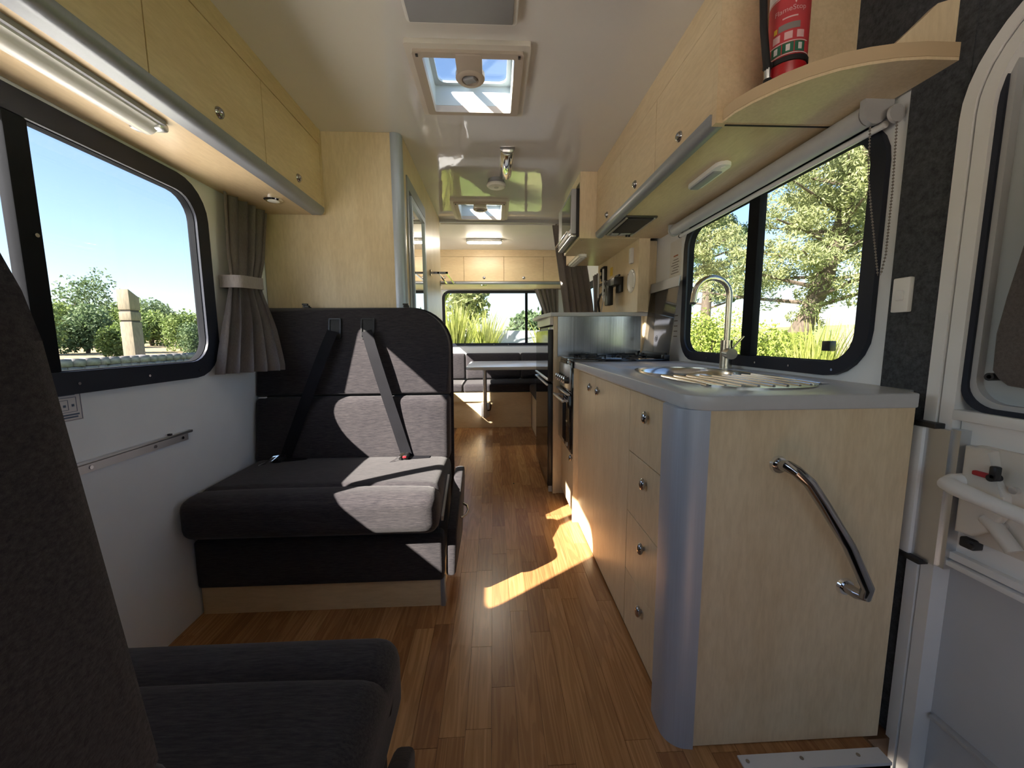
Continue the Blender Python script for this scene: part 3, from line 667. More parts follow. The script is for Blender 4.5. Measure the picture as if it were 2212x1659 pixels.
B().lathe([(.020, 0), (.022, .006), (.014, .007), (.014, .010)], (.978, .962, 1.532), 'y').build('chain_guide', 'grey_plastic', bl)
def chain(pts, step=.0075):
    b_ = B(); P = [Vector(p) for p in pts]; acc = 0
    for p, q in zip(P, P[1:]):
        n = max(1, int((q - p).length / step))
        for k in range(n): b_.sphere(p.lerp(q, k / n), .0028, (1, 1, 1), 1)
    b_.tube(P, .0008, 4); return b_
chain([(.945, .998, 1.523), (.950, .995, 1.40), (.960, .985, 1.30), (.972, .965, 1.15)]).build('bead_chain', 'grey_print', bl, kind='stuff')
chain([(.978, .962, 1.51), (.980, .958, 1.35), (.979, .957, 1.20), (.972, .958, 1.15)]).build('bead_chain', 'grey_print', bl, kind='stuff')

# ------------------------------------------------------------------ kitchen
KX = .445
du = thing('drawer_unit', 'maple kitchen drawer unit with four drawers and rounded silver corner post', 'cabinet', (.70, 1.05, 0))
B().box(KX + .02, .99, .90, 1.2405, 0, .8395).box(KX + .002, KX + .02, .90, 1.2405, .8305, .8395).build('carcass', 'maple_vertical', du)
B().box(.470, .952, .825, .845, .002, .8395).build('end_panel', 'maple_vertical', du)
B().prism([(KX + .018, .937), (.428, .937), (.414, .925), (.411, .90), (.411, .872)] + arc(.463, .872, .052, 180, 268, 10)[1:] + [(.474, .818), (.474, .84)], 'z', 0, .8395).build('corner_post', 'column_silver', du)
for z0, z1, zk in ((.630, .830, .769), (.424, .627, .569), (.216, .421, .367), (.012, .213, .164)):
    d_ = B().box(KX, KX + .018, .940, 1.238, z0, z1, .001, 1).build('drawer', 'maple_vertical', du)
    pull_obj(d_, (KX - .012, 1.087, zk))
cb = thing('kitchen_cupboard', 'maple two door kitchen cupboard between the drawers and the oven', 'cabinet', (.70, 1.63, 0))
B().box(KX + .02, .99, 1.2405, 2.022, 0, .8395).box(KX + .003, KX + .02, 1.2405, 2.02, .8285, .8395).build('carcass', 'maple_vertical', cb)
for y0, y1, ky in ((1.241, 1.672, 1.609), (1.675, 2.005, 1.741)):
    d_ = B().box(KX, KX + .018, y0, y1, .012, .828, .001, 1).build('door', 'maple_vertical', cb); pull_obj(d_, (KX - .012, ky, .775))
B().box(.420, KX + .02, 2.006, 2.026, .0, .8395).build('side_post', 'maple_vertical', cb)
wt = thing('worktop', 'light grey kitchen worktop with rounded near corner around the sink', 'worktop', (.70, 1.4, .84))
wp = [(.425, 2.030)] + [(.425, .865)] + arc(.48, .865, .055, 180, 270, 8)[1:] + [(.935, .81)] + arc(.935, .825, .015, 270, 360, 4)[1:] + [(.950, .845), (.999, .87), (.999, 2.030)]
B().prism(wp, 'z', .8395, .872, .003, 2).build('slab', 'worktop_grey', wt)
# sink
sn_ = thing('sink', 'round stainless steel sink with ribbed drainer let into the worktop', 'sink', (.71, 1.26, .87))
def oval(cx, cy, ax_, ay_, p=2.5, n=56):
    return [(cx + ax_ * math.copysign(abs(math.cos(2 * math.pi * k / n)) ** (2 / p), math.cos(2 * math.pi * k / n)), cy + ay_ * math.copysign(abs(math.sin(2 * math.pi * k / n)) ** (2 / p), math.sin(2 * math.pi * k / n))) for k in range(n)]
oo = oval(.708, 1.252, .193, .352); oi_ = oval(.708, 1.252, .183, .342)
B().ring(oo, oi_, 'z', .8715, .8755).build('rim', 'steel', sn_)
bowl_c = (.705, 1.395); n_ = 56; bowl = [(bowl_c[0] + .155 * math.cos(2 * math.pi * k / n_), bowl_c[1] + .165 * math.sin(2 * math.pi * k / n_)) for k in range(n_)]
B().ring(oi_, bowl, 'z', .8718, .8738).build('drainer', 'steel', sn_)
b = B(); rows = []
for s_, z in ((1, .8738), (.97, .868), (.93, .85), (.90, .79), (.82, .752), (.55, .742), (.14, .740)): rows.append([b.bm.verts.new((bowl_c[0] + .155 * s_ * math.cos(2 * math.pi * k / n_), bowl_c[1] + .165 * s_ * math.sin(2 * math.pi * k / n_), z)) for k in range(n_)])
for r0, r1 in zip(rows, rows[1:]):
    for k in range(n_): b.bm.faces.new((r0[k], r1[k], r1[(k + 1) % n_], r0[(k + 1) % n_]))
b.bm.faces.new(rows[-1]); b.build('bowl', 'steel', sn_)
B().lathe([(.028, 0), (.028, .003), (.012, .004)], (bowl_c[0], bowl_c[1], .740)).build('drain', 'dark_chrome', sn_)
for k in range(9):
    xx = .555 + k * .038; y1_ = 1.22 + .035 * abs(k - 4) / 4 ; y0_ = .945 + .035 * (abs(k - 4) / 4) ** 2
    B().tube([(xx, y0_, .8735), (xx, (y0_ + y1_) / 2, .875), (xx, y1_, .8735)], .0045, 8).build('rib', 'steel', sn_)
B().box(.865, .893, .99, 1.06, .8738, .8746).build('sticker', 'label_white', sn_)
# worktop must open for the bowl: cut with a boolean
cut = B(); cut.lathe([(.158, .70), (.158, .90)], (bowl_c[0], bowl_c[1], 0)); cut.xf(lambda p: Vector((p.x, bowl_c[1] + (p.y - bowl_c[1]) * 1.06, p.z)))
co = cut.build('cutter', 'steel'); 
for o in [o for o in COL.objects if o.parent == wt or (o.parent in (cb,) and o.name.startswith('carcass')) or (o.parent == du and o.name.startswith('carcass'))]:
    md = o.modifiers.new('cut', 'BOOLEAN'); md.object = co; md.operation = 'DIFFERENCE'; md.solver = 'EXACT'
    dg = bpy.context.evaluated_depsgraph_get(); nm = bpy.data.meshes.new_from_object(o.evaluated_get(dg)); o.modifiers.clear(); o.data = nm
bpy.data.objects.remove(co, do_unlink=True)
# tap
tp = thing('kitchen_tap', 'brushed nickel gooseneck mixer tap behind the sink', 'tap', (.935, 1.53, .872))
B().cyl((.935, 1.53, .871), (.935, 1.53, .985), .0225, n=20).build('body', 'nickel', tp)
B().tube([(.935, 1.53, .98), (.935, 1.53, 1.10), (.935, 1.53, 1.158)] + [(.864 + .071 * math.cos(a), 1.53, 1.158 + .071 * math.sin(a)) for a in np.linspace(.2, math.pi - .1, 12)] + [(.792, 1.53, 1.150), (.789, 1.53, 1.132)], .0115, 14).build('spout', 'nickel', tp)
B().cyl((.789, 1.53, 1.134), (.7885, 1.53, 1.127), .0118, n=14).build('aerator', 'black_plastic', tp)
B().cyl((.935, 1.53, .935), (.925, 1.475, .932), .021, n=20).build('mixer_barrel', 'nickel', tp)
B().cyl((.930, 1.492, .945), (.975, 1.485, 1.0), .004, n=10).build('lever', 'nickel', tp)
# grab rail on the end panel
gr = thing('grab_rail', 'chrome grab rail fixed slantwise on the kitchen end panel', 'grab rail', (.72, .79, .38))
B().tube([(.640, .825, .712), (.636, .800, .717), (.630, .784, .722), (.640, .772, .715), (.668, .768, .690), (.70, .766, .645), (.77, .768, .545), (.83, .774, .440), (.838, .785, .412), (.832, .80, .408), (.826, .825, .410)], .0125, 14).build('bar', 'dark_chrome', gr)
for xx, zz_ in ((.640, .712), (.826, .410)): B().cyl((xx, .8255, zz_), (xx, .818, zz_), .021, .018, n=20).build('flange', 'chrome', gr)

# ------------------------------------------------------------------ oven and hob
ov = thing('oven', 'black and stainless built in oven with gas hob beside the fridge', 'oven', (.68, 2.21, .36))
OX = .425
B().box(OX + .004, .93, 2.030, 2.40, .405, .868).build('body', 'black_plastic', ov)
B().box(OX - .012, OX + .004, 2.030, 2.395, .372, .868, .004).build('fascia', 'black_gloss', ov)
B().box(OX - .018, OX - .011, 2.060, 2.385, .715, .852, .002).build('control_panel', 'aluminium', ov)
for k in range(5):
    yy = 2.10 + k * .062; kn = B().cyl((OX - .018, yy, .768), (OX - .040, yy, .768), .020, .0175, n=18).build('control_knob', 'black_plastic', ov)
    B().box(OX - .049, OX - .038, yy - .005, yy + .005, .750, .788, .002).build('pointer', 'chrome', kn)
od = B().box(OX - .022, OX - .010, 2.045, 2.390, .392, .690, .003).build('oven_door', 'black_gloss', ov)
B().box(OX - .0235, OX - .0215, 2.095, 2.335, .415, .645).build('door_glass', 'oven_glass', od)
B().box(OX - .036, OX - .018, 2.045, 2.390, .690, .700, .002).build('door_trim', 'aluminium', od)
B().box(OX - .060, OX - .046, 2.065, 2.372, .650, .664, .003).box(OX - .050, OX - .02, 2.075, 2.090, .652, .662).box(OX - .050, OX - .02, 2.345, 2.360, .652, .662).build('door_handle', 'aluminium', od)
me = text_mesh('0', .012); bpy.data.meshes.remove(me)
B().box(OX - .0245, OX - .023, 2.075, 2.090, .405, .425).build('badge', 'aluminium', od)
hob = B().box(OX - .010, .935, 2.028, 2.3995, .866, .884, .005).build('hob', 'black_gloss', ov)
for cx_, cy_ in ((.55, 2.13), (.55, 2.31), (.78, 2.13), (.78, 2.31)):
    bu = B().lathe([(.045, .883), (.045, .890), (.030, .894), (.030, .898), (.010, .899)], (cx_, cy_, 0)).build('burner', 'black_plastic', hob)
    B().box(cx_ - .07, cx_ + .07, cy_ - .003, cy_ + .003, .897, .903).box(cx_ - .003, cx_ + .003, cy_ - .07, cy_ + .07, .897, .903).box(cx_ - .07, cx_ - .064, cy_ - .003, cy_ + .003, .884, .9).box(cx_ + .064, cx_ + .07, cy_ - .003, cy_ + .003, .884, .9).build('grate', 'rubber', bu)
def lid_xf(p): return Vector((p.x + (p.z - .885) * .115, p.y, p.z))
lid = B().box(.918, .923, 2.020, 2.383, .905, 1.312, .001, 1).xf(lid_xf).build('lid', 'lid_glass', ov)
B().box(.914, .9185, 2.016, 2.384, 1.262, 1.316).xf(lid_xf).build('lid_trim', 'grey_plastic', lid)
B().box(.912, .928, 2.05, 2.37, .884, .915, .003).box(.905, .935, 2.03, 2.07, .880, .905, .003).box(.905, .935, 2.35, 2.39, .880, .905, .003).build('hinge_bar', 'black_plastic', lid)
b = B(); b.ring([(2.20 + .018 * math.cos(a), .99 + .018 * math.sin(a)) for a in np.linspace(0, 2 * math.pi, 20)[:-1]], [(2.20 + .016 * math.cos(a), .99 + .016 * math.sin(a)) for a in np.linspace(0, 2 * math.pi, 20)[:-1]], 'x', .9168, .9182); b.box(.9168, .9182, 2.192, 2.196, .98, 1.0).box(.9168, .9182, 2.202, 2.206, .98, 1.0); b.xf(lid_xf); b.build('warning_mark', 'grey_print', lid)
oc = thing('oven_cupboard', 'maple drop door cupboard under the oven', 'cabinet', (.68, 2.21, 0))
B().box(OX + .03, .93, 2.028, 2.40, .03, .37).build('carcass', 'maple_vertical', oc)
d_ = B().box(OX, OX + .018, 2.030, 2.398, .045, .368, .001, 1).build('door', 'maple_vertical', oc); pull_obj(d_, (OX - .012, 2.055, .345))

# ------------------------------------------------------------------ fridge unit
fu = thing('fridge_housing', 'maple fridge housing with grey shelf top and steel splash panel', 'cabinet', (.65, 2.8, 0))
B().box(.372, .395, 2.405, 2.425, .0, 1.128).box(.395, .95, 2.41, 2.425, 0, 1.128).box(.372, .95, 3.12, 3.14, .0, 1.128).box(.93, .95, 2.425, 3.12, 0, 1.128).build('carcass', 'maple_vertical', fu)
B().box(.352, .95, 2.43, 3.12, 1.078, 1.128).build('top_panel', 'white_plastic', fu)
B().prism([(.352, 2.385), (.318, 2.68), (.318, 3.14), (.95, 3.14), (.95, 2.385)], 'z', 1.128, 1.152, .002).build('shelf_top', 'worktop_edge', fu)
B().box(.397, .915, 2.4005, 2.4055, .884, 1.1275).build('splash_panel', 'brushed_reflection_steel', fu)
B().box(.936, .999, 2.402, 2.420, .872, 1.578).build('upright_panel', 'maple_vertical', fu)
fg = thing('fridge', 'tall black fridge freezer with two glossy doors', 'fridge', (.62, 2.78, .02))
B().box(.378, .92, 2.435, 3.115, .03, 1.07).build('cabinet_body', 'black_plastic', fg)
for z0, z1 in ((.725, 1.05), (.04, .710)):
    d_ = B().box(.343, .376, 2.430, 3.11, z0, z1, .004).build('door', 'black_plastic', fg)
    B().box(.3415, .3435, 2.440, 3.10, z0 + .006, z1 - .006).build('door_skin', 'black_gloss', d_)
    zz_ = z0 + .006 if z0 > .5 else z1 - .012
    B().box(.333, .347, 2.435, 3.105, zz_, zz_ + .010, .002).build('handle_strip', 'aluminium', d_)
B().box(.348, .372, 2.435, 2.46, 1.05, 1.062).build('hinge', 'chrome', fg)
B().box(.35, .372, 2.435, 2.46, .0, .04).build('foot', 'grey_plastic', fg)

# ------------------------------------------------------------------ microwave locker
ml = thing('microwave_locker', 'maple locker housing the microwave behind the kitchen overheads', 'cabinet', (.72, 2.6, 1.58))
b = B(); b.box(.514, .94, 2.354, 2.372, 1.578, 1.9495).box(.514, .94, 2.372, 2.86, 1.578, 1.594).box(.514, .94, 2.372, 2.86, 1.90, 1.9495).box(.92, .94, 2.372, 2.86, 1.594, 1.90).box(.514, .94, 2.842, 2.86, 1.594, 1.90); b.build('carcass', 'maple_vertical', ml)
B().box(.600, .95, 2.86, 3.24, 1.579, 1.9495).build('rear_carcass', 'maple_horizontal', ml)
B().cyl((.535, 2.40, 1.580), (.535, 2.40, 1.5765), .005, n=8).build('cover_cap', 'tan_plastic', ml)
mw = thing('microwave', 'dark grey microwave with chrome handle in the maple locker', 'microwave', (.60, 2.6, 1.594))
B().box(.498, .86, 2.385, 2.835, 1.5945, 1.868).build('case', 'black_plastic', mw)
d_ = B().box(.470, .4985, 2.383, 2.837, 1.612, 1.866, .004).build('door', 'grey_plastic', mw)
B().box(.4685, .4705, 2.41, 2.70, 1.645, 1.84).build('door_window', 'black_gloss', d_)
B().box(.444, .454, 2.40, 2.82, 1.622, 1.632, .002).box(.452, .472, 2.41, 2.42, 1.623, 1.631).box(.452, .472, 2.80, 2.81, 1.623, 1.631).build('handle', 'chrome', d_)
B().box(.468, .500, 2.385, 2.835, 1.5945, 1.606, .001).build('base_trim', 'aluminium', mw)
B().box(.462, .478, 2.388, 2.43, 1.606, 1.618, .001).build('hinge', 'chrome', mw)
sl = thing('locker_lamp', 'white tube lamp under the microwave locker', 'lamp', (.64, 2.95, 1.56))
B().prism(rrect(.605, .665, 2.78, 3.18, .02), 'z', 1.560, 1.5795, .003).build('housing', 'lens_plastic', sl)
B().box(.618, .652, 2.80, 3.16, 1.555, 1.561, .003).build('diffuser', 'white_plastic', sl)

# ------------------------------------------------------------------ media wall
mwall = thing('media_panel', 'maple panel carrying the television bracket and speakers', 'panel', (.90, 2.8, 1.15))
B().box(.87, .888, 2.352, 3.26, 1.152, 1.5785).box(.888, .936, 2.352, 2.370, 1.152, 1.5785).build('board', 'maple_vertical', mwall)
for yy, lb in ((2.465, 'round white flush speaker on the maple panel beside the switch strip'), (3.05, 'round white flush speaker on the maple panel beside the divider curtain')):
    s_ = thing('speaker', lb, 'speaker', (.87, yy, 1.35), 'panel speakers')
    q = B(); q.lathe([(.072, 0), (.070, .005), (.060, .007), (.057, .005), (.012, .006)], (0, 0, 0), 'z', 28); q.xf(lambda p: Vector((.870 - p.z, yy + p.x, 1.348 + p.y))).build('grille', 'white_plastic', s_)
    for a in (45, 135, 225, 315): B().cyl((.864, yy + .066 * math.cos(math.radians(a)), 1.348 + .066 * math.sin(math.radians(a))), (.862, yy + .066 * math.cos(math.radians(a)), 1.348 + .066 * math.sin(math.radians(a))), .004, n=8).build('screw', 'grey_print', s_)
tv = thing('television_bracket', 'black swivel television bracket on the maple panel', 'tv bracket', (.82, 2.78, 1.3))
B().box(.845, .8705, 2.62, 2.70, 1.30, 1.40, .003).build('wall_plate', 'black_plastic', tv)
B().box(.80, .85, 2.60, 2.80, 1.345, 1.395, .006).box(.79, .83, 2.70, 2.78, 1.22, 1.35, .006).cyl((.815, 2.80, 1.30), (.815, 2.80, 1.40), .02, n=14).box(.83, .842, 2.60, 2.68, 1.40, 1.412).build('arm', 'black_plastic', tv)
for yy, zt in ((2.74, 1.47), (2.86, 1.46)): B().box(.768, .774, yy, yy + .025, 1.285, zt).build('screen_bar', 'grey_plastic', tv)
B().box(.772, .80, 2.75, 2.88, 1.36, 1.38).cyl((.78, 2.80, 1.33), (.80, 2.80, 1.33), .012, n=10).build('head', 'dark_chrome', tv)
cbk = thing('cable', 'thick black cable hanging from the television bracket', 'cable', (.80, 2.95, 1.15))
B().tube([(.80, 2.86, 1.32), (.80, 2.93, 1.31), (.80, 2.98, 1.26), (.81, 2.985, 1.20), (.815, 2.985, 1.153)], .008, 8).build('lead', 'rubber', cbk)
cbg = thing('cable', 'thin grey cable running down from the television bracket', 'cable', (.80, 2.9, 1.15))
B().tube([(.79, 2.79, 1.30), (.795, 2.83, 1.25), (.80, 2.90, 1.18), (.80, 2.93, 1.155)], .003, 6).build('lead', 'grey_plastic', cbg)
cbl = thing('cable', 'black cable lying on the grey shelf under the television bracket', 'cable', (.82, 2.7, 1.152))
B().tube([(.81, 2.98, 1.156), (.83, 2.85, 1.158), (.84, 2.72, 1.157), (.845, 2.62, 1.157), (.85, 2.58, 1.158)], .004, 6).build('lead', 'rubber', cbl)
ss = thing('switch_strip', 'narrow white socket strip on the maple panel above the speaker', 'socket', (.87, 2.46, 1.46))
B().box(.852, .8705, 2.435, 2.475, 1.452, 1.545, .003).build('plate', 'white_plastic', ss)
for k in range(3): B().box(.8495, .853, 2.445, 2.465, 1.461 + k * .028, 1.479 + k * .028, .002).build('rocker', 'white_plastic', ss)
cu_ = thing('control_unit', 'small black control unit with knobs on the maple panel', 'control unit', (.86, 3.05, 1.43))
B().box(.842, .8705, 3.00, 3.075, 1.430, 1.535, .003).build('case', 'black_plastic', cu_)
for zz_ in (1.458, 1.508): B().cyl((.842, 3.04, zz_), (.828, 3.04, zz_), .013, n=12).build('dial', 'black_plastic', cu_)
B().box(.8685, .8705, 2.86, 2.92, 1.445, 1.505).build('warning_sticker', 'yellow_label', label='small yellow warning sticker on the maple panel', cat='sticker')
ns = thing('notice_sticker', 'printed safety notice on the white wall above the hob lid', 'sticker', (XR, 2.16, 1.33))
B().box(XR - .0012, XR + .0005, 2.085, 2.215, 1.32, 1.52).build('backing', 'white_plastic', ns)
b = B()
for k in range(6): b.box(XR - .0022, XR - .0008, 2.105 + .01 * (k % 2), 2.195 - .012 * (k % 3), 1.345 + k * .014, 1.349 + k * .014)
b.build('print', 'grey_print', ns)
B().box(XR - .0022, XR - .0008, 2.12, 2.17, 1.434, 1.441).build('heading', 'orange_print', ns)
n2 = B()
for k in range(5): n2.box(XR - .0014, XR + .0004, 2.095, 2.135, 1.0 + k * .028, 1.005 + k * .028)
n2.build('notice_sticker', 'grey_print', label='faint printed lines on the white wall behind the hob lid', cat='sticker')
# switch on carpet
lsw = thing('light_switch', 'white rocker light switch on the dark carpet lining', 'switch', (.985, .905, 1.055))
B().box(.976, .9885, .889, .929, 1.055, 1.137, .003).build('plate', 'white_plastic', lsw)
B().box(.969, .977, .899, .916, 1.083, 1.107, .003).build('rocker', 'white_plastic', lsw)
# ------------------------------------------------------------------ entry door
dr = thing('door_1', 'white framed entry door with rounded top, upper window and inside lock', None, (XR, .47, -.30), kind='structure')
DY0, DY1, DZ0, DZ1 = .10, .832, -.35, 1.655
def inset(g): return rrect(DY0 + g, DY1 - g, DZ0 + g, DZ1 - g, .21 - g, 10)
B().ring(inset(0), inset(.0245), 'x', .982, 1.03).build('outer_frame', 'white_aluminium', dr)
B().ring(inset(.0245), inset(.0285), 'x', .997, 1.03).build('frame_gap', 'rubber', dr)
B().ring(inset(.0285), inset(.054), 'x', .985, 1.04).build('leaf_frame', 'white_aluminium', dr)
B().prism(inset(.05), 'x', 1.025, 1.045).build('leaf', 'door_panel_grey', dr)
gz = lambda g: rrect(DY0 + .054 + g, DY1 - .054 - g, .842 + g, DZ1 - .054 - g, .05, 8)
B().ring(gz(0), gz(.010), 'x', .994, 1.03).build('window_seal', 'window_rubber', dr)
B().ring(gz(.010), gz(.020), 'x', 1.0, 1.028).build('window_bead', 'grey_plastic', dr)
B().prism(gz(.018), 'x', 1.016, 1.024).build('window_blind', 'door_screen', dr)
B().box(.984, 1.03, DY0 + .05, DY1 - .052, .820, .842, .002).build('upper_rail', 'white_aluminium', dr)
B().box(1.004, 1.03, DY0 + .05, DY1 - .056, .532, .820).build('lock_panel', 'white_plastic', dr)
B().box(.984, 1.03, DY0 + .05, DY1 - .050, .500, .512, .002).box(.990, 1.03, DY0 + .05, DY1 - .050, .5155, .532, .002).build('middle_rail', 'white_aluminium', dr)
B().box(1.010, 1.03, DY0 + .05, DY1 - .062, .108, .118, .002).build('panel_bead', 'grey_plastic', dr)
B().box(.966, .99, .817, .838, .492, .795, .002).build('striker_edge', 'white_aluminium', dr)
B().box(.974, .99, .770, .818, .490, .797).box(.980, 1.01, .756, .771, .490, .800).build('striker_cover', 'aluminium', dr)
for zz_ in (.796, .480): B().box(.962, .99, .79, .842, zz_, zz_ + .012, .002).build('end_cap', 'black_plastic', dr)
lk = B().prism(rrect(.575, .748, .575, .775, .018), 'x', .994, 1.008, .003).build('lock_plate', 'cream_plastic', dr)
B().prism([(.745, .772), (.70, .772), (.694, .72), (.672, .69), (.668, .655), (.685, .615), (.715, .588), (.745, .585)], 'x', .976, .996, .006, 3).build('lock_cover', 'cream_plastic', lk)
B().box(.968, .978, .690, .722, .718, .728, .003).build('lock_lever', 'red_plastic', lk)
B().box(.966, .980, .682, .694, .720, .746, .003).cyl((.966, .690, .722), (.985, .690, .722), .007, n=12).build('lever_hub', 'black_plastic', lk)
B().cyl((.985, .668, .705), (.993, .668, .705), .007, n=12).cyl((.985, .675, .63), (.993, .675, .63), .006, n=12).build('screw', 'chrome', lk)
B().tube([(.985, .70, .635), (.980, .675, .620), (.978, .655, .600), (.978, .648, .592)], .013, 10).build('latch_handle', 'cream_plastic', lk)
B().box(.982, 1.008, .712, .738, .556, .578, .004).cyl((.982, .715, .566), (.976, .715, .566), .006, n=10).build('hold_catch', 'black_plastic', dr)
B().tube([(1.0, .742, .70), (.965, .748, .694), (.951, .744, .690), (.947, .728, .687), (.945, .68, .682), (.943, .60, .674), (.943, .45, .665), (.95, .30, .66), (1.0, .26, .66)], [.013, .0155, .017, .0165, .0145, .0135, .013, .013, .013], 14).build('grab_bar', 'white_plastic', dr)
dcl = thing('door_curtain', 'dark grey gathered cloth curtain bunched on the entry door window', 'curtain', (.985, .62, .90))
pp = [(.40, 1.50), (.64, 1.45), (.685, 1.25), (.701, 1.138), (.711, 1.072), (.724, 1.002), (.722, .93), (.711, .914), (.696, .902), (.66, .899), (.58, .905), (.48, .93), (.42, 1.0)]
B().prism(pp[::-1], 'x', .978, 1.0155, .010, 3).build('cloth', 'pouch_fabric', dcl)
B().ring([(.727 + .008 * math.cos(a), .917 + .008 * math.sin(a)) for a in np.linspace(0, 2 * math.pi, 13)[:-1]], [(.727 + .004 * math.cos(a), .917 + .004 * math.sin(a)) for a in np.linspace(0, 2 * math.pi, 13)[:-1]], 'x', .985, 1.016).build('eyelet', 'black_plastic', dcl)

# ------------------------------------------------------------------ ceiling fittings
def skylight(s, label):
    x0, x1, y0, y1 = s; cx = (x0 + x1) / 2
    t_ = thing('skylight', label, 'skylight', (cx, (y0 + y1) / 2, 1.93), 'roof skylights')
    o = rrect(x0 - .052, x1 + .052, y0 - .05, y1 + .042, .008, 2); m1 = rrect(x0 - .030, x1 + .030, y0 - .026, y1 + .022, .008, 2); i = rrect(x0, x1, y0, y1, .006, 2)
    B().ring(o, m1, 'z', 1.935, 1.9503).build('outer_frame', 'cream_plastic', t_)
    B().ring(m1, i, 'z', 1.925, 1.9503).build('inner_frame', 'tan_plastic', t_)
    B().ring(rrect(x0 - .006, x1 + .006, y0 - .006, y1 + .006, .006, 2), rrect(x0, x1, y0, y1, .006, 2), 'z', 1.951, 2.032).build('liner', 'liner_white', t_)
    B().ring(rrect(x0 - .01, x1 + .01, y0 - .01, y1 + .01, .02, 4), rrect(x0 + .018, x1 - .018, y0 + .018, y1 - .018, .03, 4), 'z', 2.026, 2.034).build('dome_rim', 'liner_white', t_)
    B().box(x0 - .01, x1 + .01, y0 - .01, y1 + .01, 2.034, 2.038).build('dome', 'skylight_acrylic', t_)
    B().box(cx - .012, cx + .012, y0, y1 - .01, 2.012, 2.026).build('stay', 'liner_white', t_)
    ar = B().box(cx - .045, cx + .045, y0 - .02, y0 + .085, 1.922, 1.94, .004).build('winder_arm', 'tan_plastic', t_)
    B().lathe([(.052, 1.940), (.052, 1.924), (.044, 1.918), (.030, 1.918), (.028, 1.930), (.004, 1.931)], (cx, y0 + .10, 0)).build('winder_dial', 'tan_plastic', ar)
    B().box(cx - .024, cx + .020, y0 + .088, y0 + .112, 1.914, 1.930, .004).xf(lambda p: Vector((cx + (p.x - cx) * .9 + (p.y - y0 - .1) * .5, p.y - (p.x - cx) * .35, p.z))).build('winder_crank', 'panel_bluegrey', ar)
    for xx in (x0 - .015, x1 + .015): B().box(xx - .004, xx + .004, y0 - .018, y0 - .008, 1.921, 1.926).build('blind_clip', 'black_plastic', t_)
    return t_
skylight(SK1, 'square roof skylight with tan winder nearest the grey ceiling tray')
skylight(SK2, 'square roof skylight with tan winder near the rear lounge')
ct = thing('ceiling_tray', 'blue grey rectangular ceiling tray with a white lip', 'ceiling panel', (-.085, 1.1, 1.93))
B().prism(rrect(-.246, .084, .90, 1.293, .012, 3), 'z', 1.932, 1.9503, .004).build('lip', 'white_plastic', ct)
B().box(-.236, .070, .905, 1.282, 1.926, 1.934, .003).build('panel', 'panel_bluegrey', ct)
tl = thing('tube_lamp', 'chrome half round tube lamp on the glossy ceiling', 'lamp', (.085, 2.27, 1.91))
B().prism([(.048, 1.9503)] + arc(.083, 1.9503, .036, 180, 360, 12)[1:-1] + [(.119, 1.9503)], 'y', 2.085, 2.40, .003).build('reflector', 'chrome', tl)
B().prism(arc(.083, 1.9505, .0375, 180, 360, 12), 'y', 2.078, 2.092, .001).build('end_cap', 'dark_chrome', tl)
sa = thing('smoke_alarm', 'white round smoke alarm with dark base on the glossy ceiling', 'smoke alarm', (.03, 2.50, 1.90))
B().lathe([(.048, 1.9503), (.050, 1.938), (.058, 1.922)], (.03, 2.49, 0)).build('base', 'panel_bluegrey', sa)
B().lathe([(.058, 1.922), (.058, 1.914), (.050, 1.906), (.016, 1.904)], (.03, 2.49, 0)).build('cover', 'white_plastic', sa)
B().lathe([(.014, 1.9045), (.013, 1.902), (.002, 1.902)], (.03, 2.49, 0)).build('test_button', 'worktop_grey', sa)
rl = thing('ceiling_lamp', 'long white ceiling lamp above the rear lounge', 'lamp', (-.07, 3.86, 1.90))
B().prism(rrect(-.245, .098, 3.825, 3.885, .028), 'z', 1.905, 1.9325, .004).build('base', 'aluminium', rl)
B().prism(rrect(-.235, .088, 3.832, 3.878, .022), 'z', 1.894, 1.906, .005).build('diffuser', 'lamp_on', rl)

# ------------------------------------------------------------------ rear lounge
rk = thing('overhead_locker', 'maple overhead locker across the rear above the wide window', 'cabinet', (0, 4.5, 1.58))
B().box(XL + .003, XR - .003, 4.318, 4.877, 1.585, 1.9315).box(XL + .003, XR - .003, 4.30, 4.318, 1.862, 1.9315).build('carcass', 'maple_across', rk)
for x0, x1 in ((-.73, -.303), (-.303, .124), (.124, .551), (.551, .98)):
    d_ = B().box(x0 + .0015, x1 - .0015, 4.30, 4.318, 1.605, 1.860, .001, 1).build('door', 'maple_across', rk); knob_obj(d_, ((x0 + x1) / 2, 4.30, 1.640), (0, -1, 0))
B().box(XL, -.731, 4.30, 4.318, 1.605, 1.860).build('filler', 'maple_across', rk)
B().box(XL, XR, 4.292, 4.345, 1.575, 1.602, .010, 3).build('edge_profile', 'silver_trim', rk)
B().lathe([(.035, 1.5855), (.033, 1.578), (.010, 1.577)], (-.10, 4.45, 0)).build('spotlight', 'chrome', label='small round downlight under the rear locker', cat='lamp')
rb = thing('lounge_bench', 'maple rear lounge bench with charcoal cushions under the wide window', 'bench seat', (-.1, 4.6, 0))
B().box(XL, .42, 4.315, 4.86, 0, .395).build('base', 'maple_across', rb)
B().box(XL, .42, 4.300, 4.318, .298, .398).build('front_rail', 'maple_across', rb)
for x0, x1 in ((XL + .005, -.34), (-.335, .995)): B().cushion(x0, x1, 4.295, 4.78, .400, .492, .025, 8, (0, 0, 0, 0, 0, .008)).build('seat_cushion', 'charcoal_fabric', rb)
for x0, x1 in ((XL + .01, -.34), (-.335, .33), (.335, .98)): B().cushion(x0, x1, 4.745, 4.86, .50, .815, .025, 8, (0, 0, .01, 0, 0, 0)).build('back_cushion', 'charcoal_fabric', rb)
